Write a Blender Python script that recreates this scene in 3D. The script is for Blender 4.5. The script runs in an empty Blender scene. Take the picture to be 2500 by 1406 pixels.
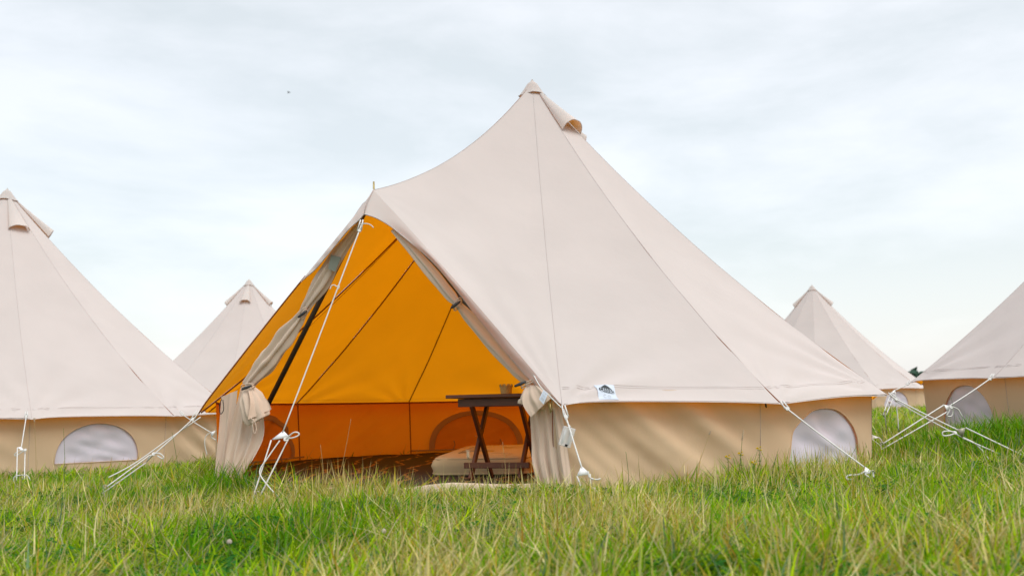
import bpy, math, random
import numpy as np
from mathutils import Matrix, Vector
C = bpy.context.scene
COL = C.collection
rng = np.random.default_rng(7)
random.seed(7)
PI = math.pi
# ------------------------------------------------------------------ camera, sky, sun, exposure
CAMH, PITCH, ROLL, FPX = 0.4237, 0.1175, 0.0199, 2481.9
cd = bpy.data.cameras.new("camera"); cam = bpy.data.objects.new("camera", cd); COL.objects.link(cam)
cam.matrix_world = Matrix.Translation((0, 0, CAMH)) @ Matrix.Rotation(PI/2 + PITCH, 4, 'X') @ Matrix.Rotation(-ROLL, 4, 'Z')
cd.sensor_width = 36; cd.lens = 36*FPX/2500; cd.clip_start = 0.05; cd.clip_end = 3000
cd.dof.use_dof = True; cd.dof.focus_distance = 5.7; cd.dof.aperture_fstop = 3.2
C.camera = cam
SUN_EL, SUN_AZ = math.radians(56), math.radians(35)      # from the right, a little behind the camera
w = bpy.data.worlds.new("World"); C.world = w; w.use_nodes = True
nt = w.node_tree; N = nt.nodes; L = nt.links; N.clear()
out = N.new('ShaderNodeOutputWorld'); bg = N.new('ShaderNodeBackground'); bgs = N.new('ShaderNodeBackground'); add = N.new('ShaderNodeAddShader')
sky = N.new('ShaderNodeTexSky'); sky.sky_type = 'NISHITA'; sky.sun_disc = False
sky.sun_elevation = SUN_EL; sky.sun_rotation = math.radians(145); sky.dust_density = 3
bgs.inputs['Strength'].default_value = 0.05
L.new(sky.outputs[0], bgs.inputs['Color'])
tc = N.new('ShaderNodeTexCoord')
mp = N.new('ShaderNodeMapping'); mp.inputs['Scale'].default_value = (1.7, 1.7, 5.5); mp.inputs['Location'].default_value = (2.9, 1.65, 0.2)
L.new(tc.outputs['Generated'], mp.inputs['Vector'])
nz = N.new('ShaderNodeTexNoise'); nz.inputs['Scale'].default_value = 1.7; nz.inputs['Detail'].default_value = 8; nz.inputs['Roughness'].default_value = 0.58
nz.inputs['Distortion'].default_value = 0.25
L.new(mp.outputs[0], nz.inputs['Vector'])
rp = N.new('ShaderNodeValToRGB')
rp.color_ramp.elements[0].position = 0.38; rp.color_ramp.elements[0].color = (0.625, 0.64, 0.605, 1)
rp.color_ramp.elements[1].position = 0.60; rp.color_ramp.elements[1].color = (0.78, 0.775, 0.75, 1)
L.new(nz.outputs['Fac'], rp.inputs['Fac'])
sx = N.new('ShaderNodeSeparateXYZ'); L.new(tc.outputs['Generated'], sx.inputs[0])
mr = N.new('ShaderNodeMapRange'); mr.inputs['From Min'].default_value = 0.0; mr.inputs['From Max'].default_value = 0.15
mr.inputs['To Min'].default_value = 0.85; mr.inputs['To Max'].default_value = 0.0
L.new(sx.outputs['Z'], mr.inputs['Value'])
mx = N.new('ShaderNodeMixRGB'); mx.inputs['Color2'].default_value = (0.85, 0.825, 0.815, 1)
L.new(mr.outputs[0], mx.inputs['Fac']); L.new(rp.outputs[0], mx.inputs['Color1'])
L.new(mx.outputs[0], bg.inputs['Color']); bg.inputs['Strength'].default_value = 0.70
L.new(bg.outputs[0], add.inputs[0]); L.new(bgs.outputs[0], add.inputs[1]); L.new(add.outputs[0], out.inputs['Surface'])
sd = bpy.data.lights.new("sun", 'SUN'); sun = bpy.data.objects.new("sun", sd); COL.objects.link(sun)
sd.energy = 1.5; sd.angle = math.radians(40); sd.color = (1.0, 0.96, 0.9)
sdir = Vector((math.sin(SUN_AZ)*math.cos(SUN_EL), -math.cos(SUN_AZ)*math.cos(SUN_EL), math.sin(SUN_EL)))
sun.rotation_euler = sdir.to_track_quat('Z', 'Y').to_euler(); sun.location = (10, -10, 20)
C.view_settings.view_transform = 'Standard'; C.view_settings.look = 'None'; C.view_settings.exposure = 0.55; C.view_settings.gamma = 1
C.render.engine = 'CYCLES'
C.cycles.use_denoising = True
C.cycles.max_bounces = 10; C.cycles.diffuse_bounces = 6; C.cycles.transmission_bounces = 8
C.cycles.sample_clamp_indirect = 4

# ------------------------------------------------------------------ measuring: a photograph pixel at a known distance is a place
cR, sR, cP, sP = math.cos(ROLL), math.sin(ROLL), math.cos(PITCH), math.sin(PITCH)
def ray(px, py):
    a, b = px-1250, py-703
    u, v = a*cR - b*sR, a*sR + b*cR
    z = -v/FPX
    return np.array([u/FPX, cP - z*sP, sP + z*cP])
def at(px, py, Y):
    d = ray(px, py); return d*(Y/d[1]) + np.array([0, 0, CAMH])
def on(px, py, z=0.0):
    d = ray(px, py); return d*((z-CAMH)/d[2]) + np.array([0, 0, CAMH])

# ------------------------------------------------------------------ helpers
LOC = {}
def thing(name, label, cat, loc=(0, 0, 0), group=None):
    o = bpy.data.objects.new(name, None); COL.objects.link(o); o.location = loc
    o.empty_display_size = 0.1
    o['label'] = label; o['category'] = cat
    if group: o['group'] = group
    LOC[o] = np.array(loc, float); return o
def tag(o, label, cat, group=None, kind=None):
    if label: o['label'] = label
    if cat: o['category'] = cat
    if group: o['group'] = group
    if kind: o['kind'] = kind
    return o
class MB:
    """collects pieces, builds ONE mesh object"""
    def __init__(s): s.V = []; s.F = []; s.M = []; s.n = 0
    def add(s, V, F, m=0):
        V = np.asarray(V, float).reshape(-1, 3); s.V.append(V)
        s.F += [tuple(i+s.n for i in f) for f in F]; s.M += [m]*len(F); s.n += len(V); return s
    def build(s, name, mats, parent=None, loc=None, smooth=True):
        V = np.concatenate(s.V)
        off = LOC.get(parent, np.zeros(3)) if parent is not None else (np.array(loc, float) if loc is not None else np.zeros(3))
        me = bpy.data.meshes.new(name); me.from_pydata((V-off).tolist(), [], s.F)
        if not isinstance(mats, (list, tuple)): mats = [mats]
        for m in mats: me.materials.append(m)
        if len(mats) > 1: me.polygons.foreach_set('material_index', s.M)
        if smooth: me.polygons.foreach_set('use_smooth', [True]*len(me.polygons))
        me.update()
        o = bpy.data.objects.new(name, me); COL.objects.link(o)
        if parent is not None: o.parent = parent
        elif loc is not None: o.location = loc
        LOC[o] = off
        return o
def grid_faces(a, b, wrap=False):
    F = []
    bb = b if wrap else b-1
    for i in range(a-1):
        for j in range(bb):
            k = (j+1) % b
            F.append((i*b+j, i*b+k, (i+1)*b+k, (i+1)*b+j))
    return F
def smooth_path(P, n=8):
    P = [np.array(p, float) for p in P]; out = []
    for i in range(len(P)-1):
        p0 = P[max(i-1, 0)]; p1 = P[i]; p2 = P[i+1]; p3 = P[min(i+2, len(P)-1)]
        for k in range(n):
            t = k/n
            out.append(0.5*((2*p1)+(-p0+p2)*t+(2*p0-5*p1+4*p2-p3)*t*t+(-p0+3*p1-3*p2+p3)*t**3))
    out.append(P[-1]); return np.array(out)
def tube(mb, P, r, n=7, m=0, smooth=0, cap=True):
    if smooth: P = smooth_path(P, smooth)
    P = np.array(P, float); k = len(P); R = np.full(k, r) if np.isscalar(r) else np.interp(np.linspace(0, 1, k), np.linspace(0, 1, len(r)), r)
    T = np.gradient(P, axis=0); T /= np.linalg.norm(T, axis=1)[:, None]+1e-9
    up = np.array([0, 0, 1.]) if abs(T[0][2]) < .9 else np.array([1., 0, 0])
    nrm = np.cross(T[0], up); nrm /= np.linalg.norm(nrm); V = []
    for i in range(k):
        nrm = nrm - T[i]*nrm.dot(T[i]); nrm /= np.linalg.norm(nrm)+1e-9
        b = np.cross(T[i], nrm)
        for j in range(n):
            a = 2*PI*j/n; V.append(P[i]+R[i]*(math.cos(a)*nrm+math.sin(a)*b))
    F = grid_faces(k, n, True)
    if cap: F += [tuple(range(n-1, -1, -1)), tuple((k-1)*n+j for j in range(n))]
    return mb.add(V, F, m)
def box(mb, c, ax, ay, az, m=0, bev=0.0):
    """a box from its centre and three half-axis vectors, edges bevelled by an inset"""
    c, ax, ay, az = (np.array(q, float) for q in (c, ax, ay, az))
    lx, ly, lz = (np.linalg.norm(q) for q in (ax, ay, az)); b = min(bev, .45*min(lx, ly, lz))
    ux, uy, uz = ax/lx, ay/ly, az/lz; V = []; idx = {}
    for sx_ in (-1, 1):
        for sy in (-1, 1):
            for sz in (-1, 1):
                for w_ in range(3):
                    d = [lx-b, ly-b, lz-b]; d[w_] += b
                    idx[(sx_, sy, sz, w_)] = len(V); V.append(c+ux*sx_*d[0]+uy*sy*d[1]+uz*sz*d[2])
    F = []
    for w_ in range(3):
        o1, o2 = [(1, 2), (2, 0), (0, 1)][w_]
        for s in (-1, 1):
            q = []
            for a_, b_ in ((-1, -1), (1, -1), (1, 1), (-1, 1)):
                k = [0, 0, 0]; k[w_] = s; k[o1] = a_; k[o2] = b_; q.append(idx[(*k, w_)])
            F.append(tuple(q if s > 0 else q[::-1]))
    if b > 0:
        for w_ in range(3):
            o1, o2 = [(1, 2), (2, 0), (0, 1)][w_]
            for a_ in (-1, 1):
                for b_ in (-1, 1):
                    def K(s, f):
                        k = [0, 0, 0]; k[w_] = s; k[o1] = a_; k[o2] = b_; return idx[(*k, f)]
                    q = [K(-1, o1), K(1, o1), K(1, o2), K(-1, o2)]
                    F.append(tuple(q if a_*b_ > 0 else q[::-1]))
        for sx_ in (-1, 1):
            for sy in (-1, 1):
                for sz in (-1, 1):
                    q = [idx[(sx_, sy, sz, k)] for k in range(3)]
                    F.append(tuple(q if sx_*sy*sz > 0 else q[::-1]))
    return mb.add(V, F, m)
def vnoise(x, y, s=1.0, seed=0):
    """smooth value noise in 0..1 for numpy arrays"""
    x = np.asarray(x, float)*s+seed*17.31; y = np.asarray(y, float)*s+seed*9.7
    xi = np.floor(x); yi = np.floor(y); fx = x-xi; fy = y-yi
    fx = fx*fx*(3-2*fx); fy = fy*fy*(3-2*fy)
    h = lambda a, b: np.modf(np.abs(np.sin(a*127.1+b*311.7+seed*3.3)*43758.5453))[0]
    return (h(xi, yi)*(1-fx)+h(xi+1, yi)*fx)*(1-fy)+(h(xi, yi+1)*(1-fx)+h(xi+1, yi+1)*fx)*fy
sstep = lambda e0, e1, x: (lambda t: t*t*(3-2*t))(np.clip((np.asarray(x, float)-e0)/(e1-e0), 0, 1))

# ------------------------------------------------------------------ materials
def newmat(name):
    m = bpy.data.materials.new(name); m.use_nodes = True; n = m.node_tree.nodes; n.clear()
    o = n.new('ShaderNodeOutputMaterial'); return m, n, m.node_tree.links, o
def cloth(name, col, trans, mottle=0.06, bump=0.15, wscale=1.0, inner_glow=None):
    """canvas: reflects its own colour, lets light through tinted by trans;
    lining = (colour, tint of the light let in) of the inner side, painted orange as if lit through the canvas"""
    m, n, l, o = newmat(name)
    tcn = n.new('ShaderNodeTexCoord')
    n1 = n.new('ShaderNodeTexNoise'); n1.inputs['Scale'].default_value = 2.3; n1.inputs['Detail'].default_value = 5
    n2 = n.new('ShaderNodeTexNoise'); n2.inputs['Scale'].default_value = 260*wscale; n2.inputs['Detail'].default_value = 2
    n3 = n.new('ShaderNodeTexNoise'); n3.inputs['Scale'].default_value = 9; n3.inputs['Detail'].default_value = 4
    for k in (n1, n2, n3): l.new(tcn.outputs['Object'], k.inputs['Vector'])
    def tint(c, a):
        mxn = n.new('ShaderNodeMixRGB'); mxn.inputs['Color1'].default_value = (*[v*(1-a) for v in c], 1)
        mxn.inputs['Color2'].default_value = (*[min(1, v*(1+a)) for v in c], 1); l.new(n1.outputs['Fac'], mxn.inputs['Fac']); return mxn
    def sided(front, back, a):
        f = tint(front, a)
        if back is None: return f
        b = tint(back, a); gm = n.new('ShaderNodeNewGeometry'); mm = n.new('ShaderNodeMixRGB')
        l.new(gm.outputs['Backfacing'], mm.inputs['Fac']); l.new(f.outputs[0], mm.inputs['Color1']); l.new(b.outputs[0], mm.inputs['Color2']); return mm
    c1 = sided(col, inner_glow and inner_glow[0], mottle)
    bp = n.new('ShaderNodeBump'); bp.inputs['Strength'].default_value = bump; bp.inputs['Distance'].default_value = 0.001
    ad = n.new('ShaderNodeMath'); ad.operation = 'MULTIPLY_ADD'; ad.inputs[1].default_value = 6.0
    l.new(n3.outputs['Fac'], ad.inputs[0]); l.new(n2.outputs['Fac'], ad.inputs[2]); l.new(ad.outputs[0], bp.inputs['Height'])
    d = n.new('ShaderNodeBsdfDiffuse'); d.inputs['Roughness'].default_value = 0.6
    l.new(c1.outputs[0], d.inputs['Color']); l.new(bp.outputs[0], d.inputs['Normal'])
    if trans:
        t = n.new('ShaderNodeBsdfTranslucent'); c2 = sided(trans, inner_glow and inner_glow[1], mottle*1.5); l.new(c2.outputs[0], t.inputs['Color'])
        a = n.new('ShaderNodeAddShader'); l.new(d.outputs[0], a.inputs[0]); l.new(t.outputs[0], a.inputs[1]); l.new(a.outputs[0], o.inputs['Surface'])
    else: l.new(d.outputs[0], o.inputs['Surface'])
    return m
def pbr(name, col, rough=0.6, var=0.15, scale=20, bump=0.0, metal=0.0, stretch=None, spec=0.5):
    m, n, l, o = newmat(name); p = n.new('ShaderNodeBsdfPrincipled'); l.new(p.outputs[0], o.inputs['Surface'])
    tcn = n.new('ShaderNodeTexCoord'); mpn = n.new('ShaderNodeMapping'); l.new(tcn.outputs['Object'], mpn.inputs['Vector'])
    if stretch: mpn.inputs['Scale'].default_value = stretch
    nn = n.new('ShaderNodeTexNoise'); nn.inputs['Scale'].default_value = scale; nn.inputs['Detail'].default_value = 5; l.new(mpn.outputs[0], nn.inputs['Vector'])
    mxn = n.new('ShaderNodeMixRGB'); mxn.inputs['Color1'].default_value = (*[v*(1-var) for v in col], 1); mxn.inputs['Color2'].default_value = (*[min(1, v*(1+var)) for v in col], 1)
    l.new(nn.outputs['Fac'], mxn.inputs['Fac']); l.new(mxn.outputs[0], p.inputs['Base Color'])
    p.inputs['Roughness'].default_value = rough; p.inputs['Metallic'].default_value = metal; p.inputs['Specular IOR Level'].default_value = spec
    if bump:
        b = n.new('ShaderNodeBump'); b.inputs['Strength'].default_value = bump; b.inputs['Distance'].default_value = 0.002
        l.new(nn.outputs['Fac'], b.inputs['Height']); l.new(b.outputs[0], p.inputs['Normal'])
    return m
M = {}
M['canvas'] = cloth('canvas', (0.53, 0.492, 0.478), (0.06, 0.03, 0.006), 0.07, 0.35, 1.0, ((0.46, 0.29, 0.07), (0.49, 0.172, 0.0012)))  # inner side's orange stands in for daylight glowing through the roof
M['cap'] = cloth('canvas_double_layer', (0.50, 0.49, 0.475), (0.22, 0.075, 0.002), 0.1, 0.3)
M['wall'] = cloth('wall_canvas', (0.57, 0.445, 0.305), (0.07, 0.035, 0.004), 0.09, 0.4, 1.0, ((0.60, 0.26, 0.04), (0.34, 0.082, 0.0006)))  # amber glow inside is painted into the inner face's colour
M['curtain'] = cloth('curtain_canvas', (0.62, 0.51, 0.42), (0.06, 0.025, 0.003))
M['double'] = cloth('doubled_canvas', (0.40, 0.25, 0.14), (0.05, 0.010, 0.001))
M['seam_in'] = cloth('seam_tape', (0.26, 0.085, 0.03), (0.05, 0.012, 0.0))
M['seam_out'] = cloth('seam_thread', (0.46, 0.43, 0.42), (0.16, 0.05, 0.001))
M['pane'] = cloth('window_mesh', (0.60, 0.58, 0.66), (0.08, 0.07, 0.08), 0.05)
M['rope'] = pbr('white_rope', (0.60, 0.60, 0.585), 0.85, 0.25, 260, 0.5)
M['slider'] = pbr('white_plastic', (0.70, 0.71, 0.72), 0.4, 0.03)
M['metal_slider'] = pbr('worn_metal', (0.30, 0.29, 0.22), 0.5, 0.2, 60, 0, 0.4)
M['black'] = pbr('black_plastic', (0.02, 0.02, 0.022), 0.5)
M['pole'] = pbr('dark_pole_paint', (0.035, 0.03, 0.025), 0.45)
M['brass'] = pbr('brass_tip', (0.35, 0.28, 0.12), 0.4, 0.2, 50, 0, 0.7)
M['wood'] = pbr('stained_wood', (0.10, 0.028, 0.009), 0.45, 0.4, 14, 0.1, 0, (1, 1, 9))
M['mattress'] = cloth('mattress_cover', (0.56, 0.43, 0.25), None, 0.08, 0.5)
M['label'] = pbr('white_label', (0.50, 0.56, 0.65), 0.7, 0.05, 60)
M['ink'] = pbr('black_ink', (0.012, 0.02, 0.022), 0.6)
M['grey_ink'] = pbr('grey_ink', (0.42, 0.45, 0.48), 0.6)
M['velcro'] = pbr('grey_velcro', (0.17, 0.19, 0.16), 0.9, 0.2, 200)
M['pot'] = pbr('paper_pot', (0.50, 0.36, 0.13), 0.8, 0.3, 90, 0.4)
M['cell'] = pbr('battery_cell', (0.55, 0.55, 0.57), 0.35, 0.1)
def rug_mat():
    m, n, l, o = newmat('rug_weave'); p = n.new('ShaderNodeBsdfPrincipled'); l.new(p.outputs[0], o.inputs['Surface']); p.inputs['Roughness'].default_value = 0.95
    tcn = n.new('ShaderNodeTexCoord'); wv = n.new('ShaderNodeTexWave'); wv.inputs['Scale'].default_value = 1.5; wv.inputs['Distortion'].default_value = 5.5; wv.inputs['Detail'].default_value = 2
    wv.inputs['Detail Scale'].default_value = 1.4
    l.new(tcn.outputs['Object'], wv.inputs['Vector'])
    r = n.new('ShaderNodeValToRGB'); e = r.color_ramp.elements; e[0].position = 0.955; e[0].color = (0.018, 0.010, 0.008, 1); e[1].position = 0.985; e[1].color = (0.26, 0.13, 0.035, 1)
    l.new(wv.outputs['Fac'], r.inputs['Fac']); l.new(r.outputs[0], p.inputs['Base Color']); return m
M['rug'] = rug_mat()
def glassy():
    m, n, l, o = newmat('clear_plastic'); p = n.new('ShaderNodeBsdfPrincipled'); tr = n.new('ShaderNodeBsdfTransparent'); mxs = n.new('ShaderNodeMixShader')
    p.inputs['Base Color'].default_value = (0.75, 0.76, 0.78, 1); p.inputs['Roughness'].default_value = 0.15; mxs.inputs[0].default_value = 0.45
    l.new(tr.outputs[0], mxs.inputs[1]); l.new(p.outputs[0], mxs.inputs[2]); l.new(mxs.outputs[0], o.inputs['Surface']); return m
M['clear'] = glassy()
def leafy(name, attr=True, col=(0.06, 0.16, 0.02), tr=0.38, spec=0.08):
    m, n, l, o = newmat(name); p = n.new('ShaderNodeBsdfPrincipled'); p.inputs['Roughness'].default_value = 0.7; p.inputs['Specular IOR Level'].default_value = spec
    t = n.new('ShaderNodeBsdfTranslucent'); mxs = n.new('ShaderNodeMixShader'); mxs.inputs[0].default_value = tr
    if attr:
        a = n.new('ShaderNodeAttribute'); a.attribute_name = 'tint'; src = a.outputs['Color']
    else:
        tcn = n.new('ShaderNodeTexCoord'); nn = n.new('ShaderNodeTexNoise'); nn.inputs['Scale'].default_value = 30; l.new(tcn.outputs['Object'], nn.inputs['Vector'])
        mxn = n.new('ShaderNodeMixRGB'); mxn.inputs['Color1'].default_value = (*[v*.65 for v in col], 1); mxn.inputs['Color2'].default_value = (*[v*1.35 for v in col], 1)
        l.new(nn.outputs['Fac'], mxn.inputs['Fac']); src = mxn.outputs[0]
    l.new(src, p.inputs['Base Color']); l.new(src, t.inputs['Color'])
    l.new(p.outputs[0], mxs.inputs[1]); l.new(t.outputs[0], mxs.inputs[2]); l.new(mxs.outputs[0], o.inputs['Surface']); return m
M['grass'] = leafy('grass_blades'); M['clover'] = leafy('clover_leaf', False, (0.03, 0.15, 0.018), 0.35)
M['stem'] = leafy('green_stem', False, (0.10, 0.20, 0.03)); M['straw'] = leafy('straw_stem', False, (0.50, 0.38, 0.18)); M['seed'] = leafy('seed_head', False, (0.62, 0.50, 0.36))
M['yellow'] = leafy('yellow_petal', False, (0.75, 0.55, 0.03)); M['white_petal'] = leafy('white_petal', False, (0.75, 0.66, 0.60))
M['wood_far'] = leafy('far_foliage', False, (0.04, 0.08, 0.055), 0.2)  # green lightened so that distance haze is part of the colour
def soil():
    m, n, l, o = newmat('meadow_soil'); p = n.new('ShaderNodeBsdfPrincipled'); l.new(p.outputs[0], o.inputs['Surface']); p.inputs['Roughness'].default_value = 1
    tcn = n.new('ShaderNodeTexCoord'); a = n.new('ShaderNodeTexNoise'); a.inputs['Scale'].default_value = 1.3; a.inputs['Detail'].default_value = 8; b = n.new('ShaderNodeTexNoise'); b.inputs['Scale'].default_value = 60; b.inputs['Detail'].default_value = 4
    for k in (a, b): l.new(tcn.outputs['Object'], k.inputs['Vector'])
    r = n.new('ShaderNodeValToRGB'); e = r.color_ramp.elements; e[0].position = 0.35; e[0].color = (0.035, 0.055, 0.008, 1); e[1].position = 0.68; e[1].color = (0.12, 0.11, 0.025, 1)
    mm = n.new('ShaderNodeMath'); mm.operation = 'MULTIPLY_ADD'; mm.inputs[1].default_value = .5
    l.new(b.outputs['Fac'], mm.inputs[0]); s = n.new('ShaderNodeMath'); s.operation = 'MULTIPLY'; s.inputs[1].default_value = .5; l.new(a.outputs['Fac'], s.inputs[0]); l.new(s.outputs[0], mm.inputs[2])
    l.new(mm.outputs[0], r.inputs['Fac']); l.new(r.outputs[0], p.inputs['Base Color']); return m
M['soil'] = soil()

# ------------------------------------------------------------------ where the tents stand
st = PI/6
MAIN = np.array([0.196, 7.974, 0.0]); MPH = -0.0038
LEFT = np.array([-5.586, 11.078, -0.025]); RIGHT = np.array([6.03, 8.496, 0.138])
SMALL_L = np.append(at(608, 683, 20.6)[:2], 0.0); SMALL_L[2] = at(608, 683, 20.6)[2]-3.04
SMALL_R = np.append(at(1982, 697, 25.0)[:2], 0.0); SMALL_R[2] = at(1982, 697, 25.0)[2]-3.04
TENTS = [MAIN, LEFT, RIGHT, SMALL_L, SMALL_R]
def ground_z(x, y):
    x = np.asarray(x, float); y = np.asarray(y, float)
    xx = np.clip(x, -12, 14); yy = np.clip(y, -5, 40)
    z = -0.10 + 0.02*xx + 0.006*yy
    z = z + 0.05*(vnoise(x, y, .9, 3)-.5) + 0.03*(vnoise(x, y, 2.3, 5)-.5)
    z = z + 0.13*np.exp(-(((x-3.35)/.75)**2+((y-6.9)/.7)**2))           # the hump before the right-hand tent
    for c in TENTS:
        d = np.hypot(x-c[0], y-c[1]); k = sstep(2.85, 2.45, d)
        z = z*(1-k) + (c[2]-0.065)*k
    return z
# ground sheet: fine near the tents, reaching the horizon
gx = np.unique(np.concatenate([np.linspace(-14, 16, 151), [-1500, -600, -250, -120, -60, -35, -22, -17, 19, 25, 40, 70, 130, 280, 650, 1500]]))
gy = np.unique(np.concatenate([np.linspace(-3, 32, 176), [-400, -120, -40, -14, -6, 36, 42, 55, 80, 120, 200, 320, 600, 1200, 2400]]))
X, Y = np.meshgrid(gx, gy); Z = ground_z(X, Y)
mb = MB(); mb.add(np.stack([X, Y, Z], -1).reshape(-1, 3), grid_faces(len(gy), len(gx)))
g = mb.build('ground', M['soil']); g['kind'] = 'structure'; g['label'] = 'gently sloping meadow ground beneath the grass'

# ------------------------------------------------------------------ bell tents
ZW, RW, RB, ZE, RE, ZTOP = 0.506, 2.493, 2.459, 0.434, 2.60, 3.04
class Tent:
    def __init__(s, root, c, ph, res=(16, 30), ztop=ZTOP):
        s.root, s.c, s.ph, s.res = root, np.array(c), ph, res
        s.zt = ztop; s.Pa = s.c+np.array([0, 0, ztop-0.012])
        s.corner = {k: s.pol(k, RE, ZE) for k in range(12)}
        s.wt = {k: s.pol(k, RW, ZW) for k in range(12)}; s.wb = {k: s.pol(k, RB, -0.09) for k in range(12)}
        s.sag = 0.15; s.fold = {}
    def pol(s, k, R, z):
        a = s.ph+k*st; return s.c+np.array([R*math.sin(a), -R*math.cos(a), z])
    def edge(s, k, u, P0=None, P1=None):
        P0 = s.corner[k % 12] if P0 is None else P0; P1 = s.corner[(k+1) % 12] if P1 is None else P1
        u = np.asarray(u, float)[..., None]
        E = (1-u)*P0+u*P1
        return E
    def roofpt(s, k, u, t, P0=None, P1=None, off=0.0):
        u, t = np.broadcast_arrays(np.asarray(u, float), np.asarray(t, float))
        P0 = s.corner[k % 12] if P0 is None else P0; P1 = s.corner[(k+1) % 12] if P1 is None else P1
        wd = np.linalg.norm(P1-P0)
        E = s.edge(k, u, P0, P1); P = s.Pa+t[..., None]*(E-s.Pa)
        nrm = np.cross(P1-P0, (P0+P1)/2-s.Pa); nrm = nrm/np.linalg.norm(nrm)
        if nrm[2] < 0: nrm = -nrm
        P[..., 2] -= s.sag*4*t*(1-t)
        mid = 4*u*(1-u)
        d = -0.022*mid*np.sin(PI*np.clip(t, 0, 1))*t
        # folds running out of the two roped corners, and a soft ripple
        Lp = 3.6
        for sgn, uc, seed in ((1, 0.0, k*2+1), (-1, 1.0, k*2+2)):
            dx = (u-uc)*sgn*wd*t+1e-4; dy = (1-t)*Lp+1e-4
            rho = np.hypot(dx, dy); phi = np.arctan2(dy, dx)
            a = 0.020*(0.7+0.6*math.sin(seed*2.1+s.c[0])); kk = 12+3*math.sin(seed*1.7+s.c[1])
            d = d + a*np.exp(-rho/0.50)*(rho/(rho+0.08))*np.sin(kk*phi+seed*1.3+2*rho)*sstep(0, .08, dx)
        d = d + 0.004*np.sin(9*t+4*u+k)*mid*t
        # eave lifted a little between the ropes
        lift = 0.016*mid*sstep(.9, 1, t)
        P = P+nrm*(d+off)[..., None]; P[..., 2] += lift
        return P
    def wallpt(s, k, u, v, off=0.0):
        """u along the panel, v 0 at the bottom .. 1 at the roof seam"""
        u, v = np.broadcast_arrays(np.asarray(u, float), np.asarray(v, float))
        k0, k1 = k % 12, (k+1) % 12
        T = (1-u)[..., None]*s.wt[k0]+u[..., None]*s.wt[k1]; B = (1-u)[..., None]*s.wb[k0]+u[..., None]*s.wb[k1]
        P = B+(T-B)*v[..., None]
        nrm = np.cross(s.wt[k1]-s.wt[k0], [0, 0, 1.]); nrm /= np.linalg.norm(nrm)
        mid = np.sin(PI*np.clip(u, 0, 1)); x = u*1.29; z = v*.62
        f = s.fold.get(k % 12, 0.35)
        q = x*0.60+z*0.80; sd = k*1.9+s.c[0]*1.1
        p_ = x*.8-z*.6
        env = mid**.6*np.sin(PI*np.clip(v, 0, 1)*.86+.12)*(0.35+0.65*sstep(1.15, .25, u*.8+v*.35))
        am = .35+1.1*vnoise(q, p_*.7, 3.1, 3+k % 5)
        d = 0.021*f*np.sin(2*PI*q/0.29+2.1*np.sin(2.0*p_+sd)+1.6*np.sin(6.1*q+sd))*am*env
        d = d+0.007*f*np.sin(2*PI*q/0.097+2.2*np.sin(3.3*p_+2*sd)+1.5*np.sin(5*q))*(1.3-am)*env
        d = d+0.012*(vnoise(x+.5*z, z*.35+sd, 7, 5)-.5)*np.sin(PI*np.clip(v, 0, 1)*.9+.1)*mid+0.004*(vnoise(x, z, 26, 2)-.5)*mid
        d = d+0.012*mid*np.sin(PI*v)+0.02*(1-v)**2*mid
        return P+nrm*(d+off)[..., None]
    def build_roof(s, panels, special=None):
        nu, nt = s.res; mb = MB()
        ts = np.linspace(0.02, 1, nt)**0.9
        for k in panels:
            P0, P1 = (special or {}).get(k % 12, (None, None))
            UU, TT = np.meshgrid(np.linspace(0, 1, nu), ts)
            V = s.roofpt(k, UU, TT, P0, P1)
            mb.add(V.reshape(-1, 3), [f[::-1] for f in grid_faces(nt, nu)])
            # sewn seams: a dark tape inside, a fine thread line outside
            for uu, Q in ((0.0, None), (1.0, None)):
                if uu == 1.0 and not (special and (k % 12) in special and (k % 12) == 11): continue
                tl = np.linspace(0.04, 0.995, 40)
                if True:
                    tube(mb, s.roofpt(k, np.full(40, uu), tl, P0, P1, off=-.0062), 0.0055, 6, 1)
                    tube(mb, s.roofpt(k, np.full(40, uu), tl, P0, P1, off=.0012), 0.0011, 5, 2)
            if not (special and (k % 12) in special):
                uu = np.linspace(0.01, .99, 30)
                for tt in (0.952, 0.957): tube(mb, s.roofpt(k, uu, np.full(30, tt), off=0.0009), 0.0009, 4, 2)
                tube(mb, s.roofpt(k, uu, np.full(30, .9975), off=0.001), 0.0035, 5, 0)       # hem
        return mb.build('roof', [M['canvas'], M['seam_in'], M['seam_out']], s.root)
    def build_cap(s, az=0):
        prof = [(0.003, s.zt+.005+0.014), (0.010, s.zt+.005+0.002), (0.022, s.zt+.005-0.012), (0.036, s.zt+.005-0.022), (0.046, s.zt+.005-.034), (0.060, s.zt+.005-.058), (0.078, s.zt+.005-0.084), (0.097, s.zt+.005-0.112), (0.110, s.zt+.005-.126)]
        n = 40; V = []
        for i, (r, z) in enumerate(prof):
            for j in range(n):
                a = 2*PI*j/n; rr = r*(1+0.03*math.cos(12*a)*(i/8)); zz = z+(0.006*math.sin(3*a+1) if i > 6 else 0)
                V.append(s.c+np.array([rr*math.sin(a), -rr*math.cos(a), zz]))
        mb = MB(); mb.add(V, grid_faces(len(prof), n, True)+[tuple(range(n))])
        rim = [V[-n+j] for j in range(n)]+[V[-n]]
        tube(mb, np.array(rim), 0.003, 5, 1)
        return mb.build('roof_cap', [M['cap'], M['seam_out']], s.root)
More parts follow.
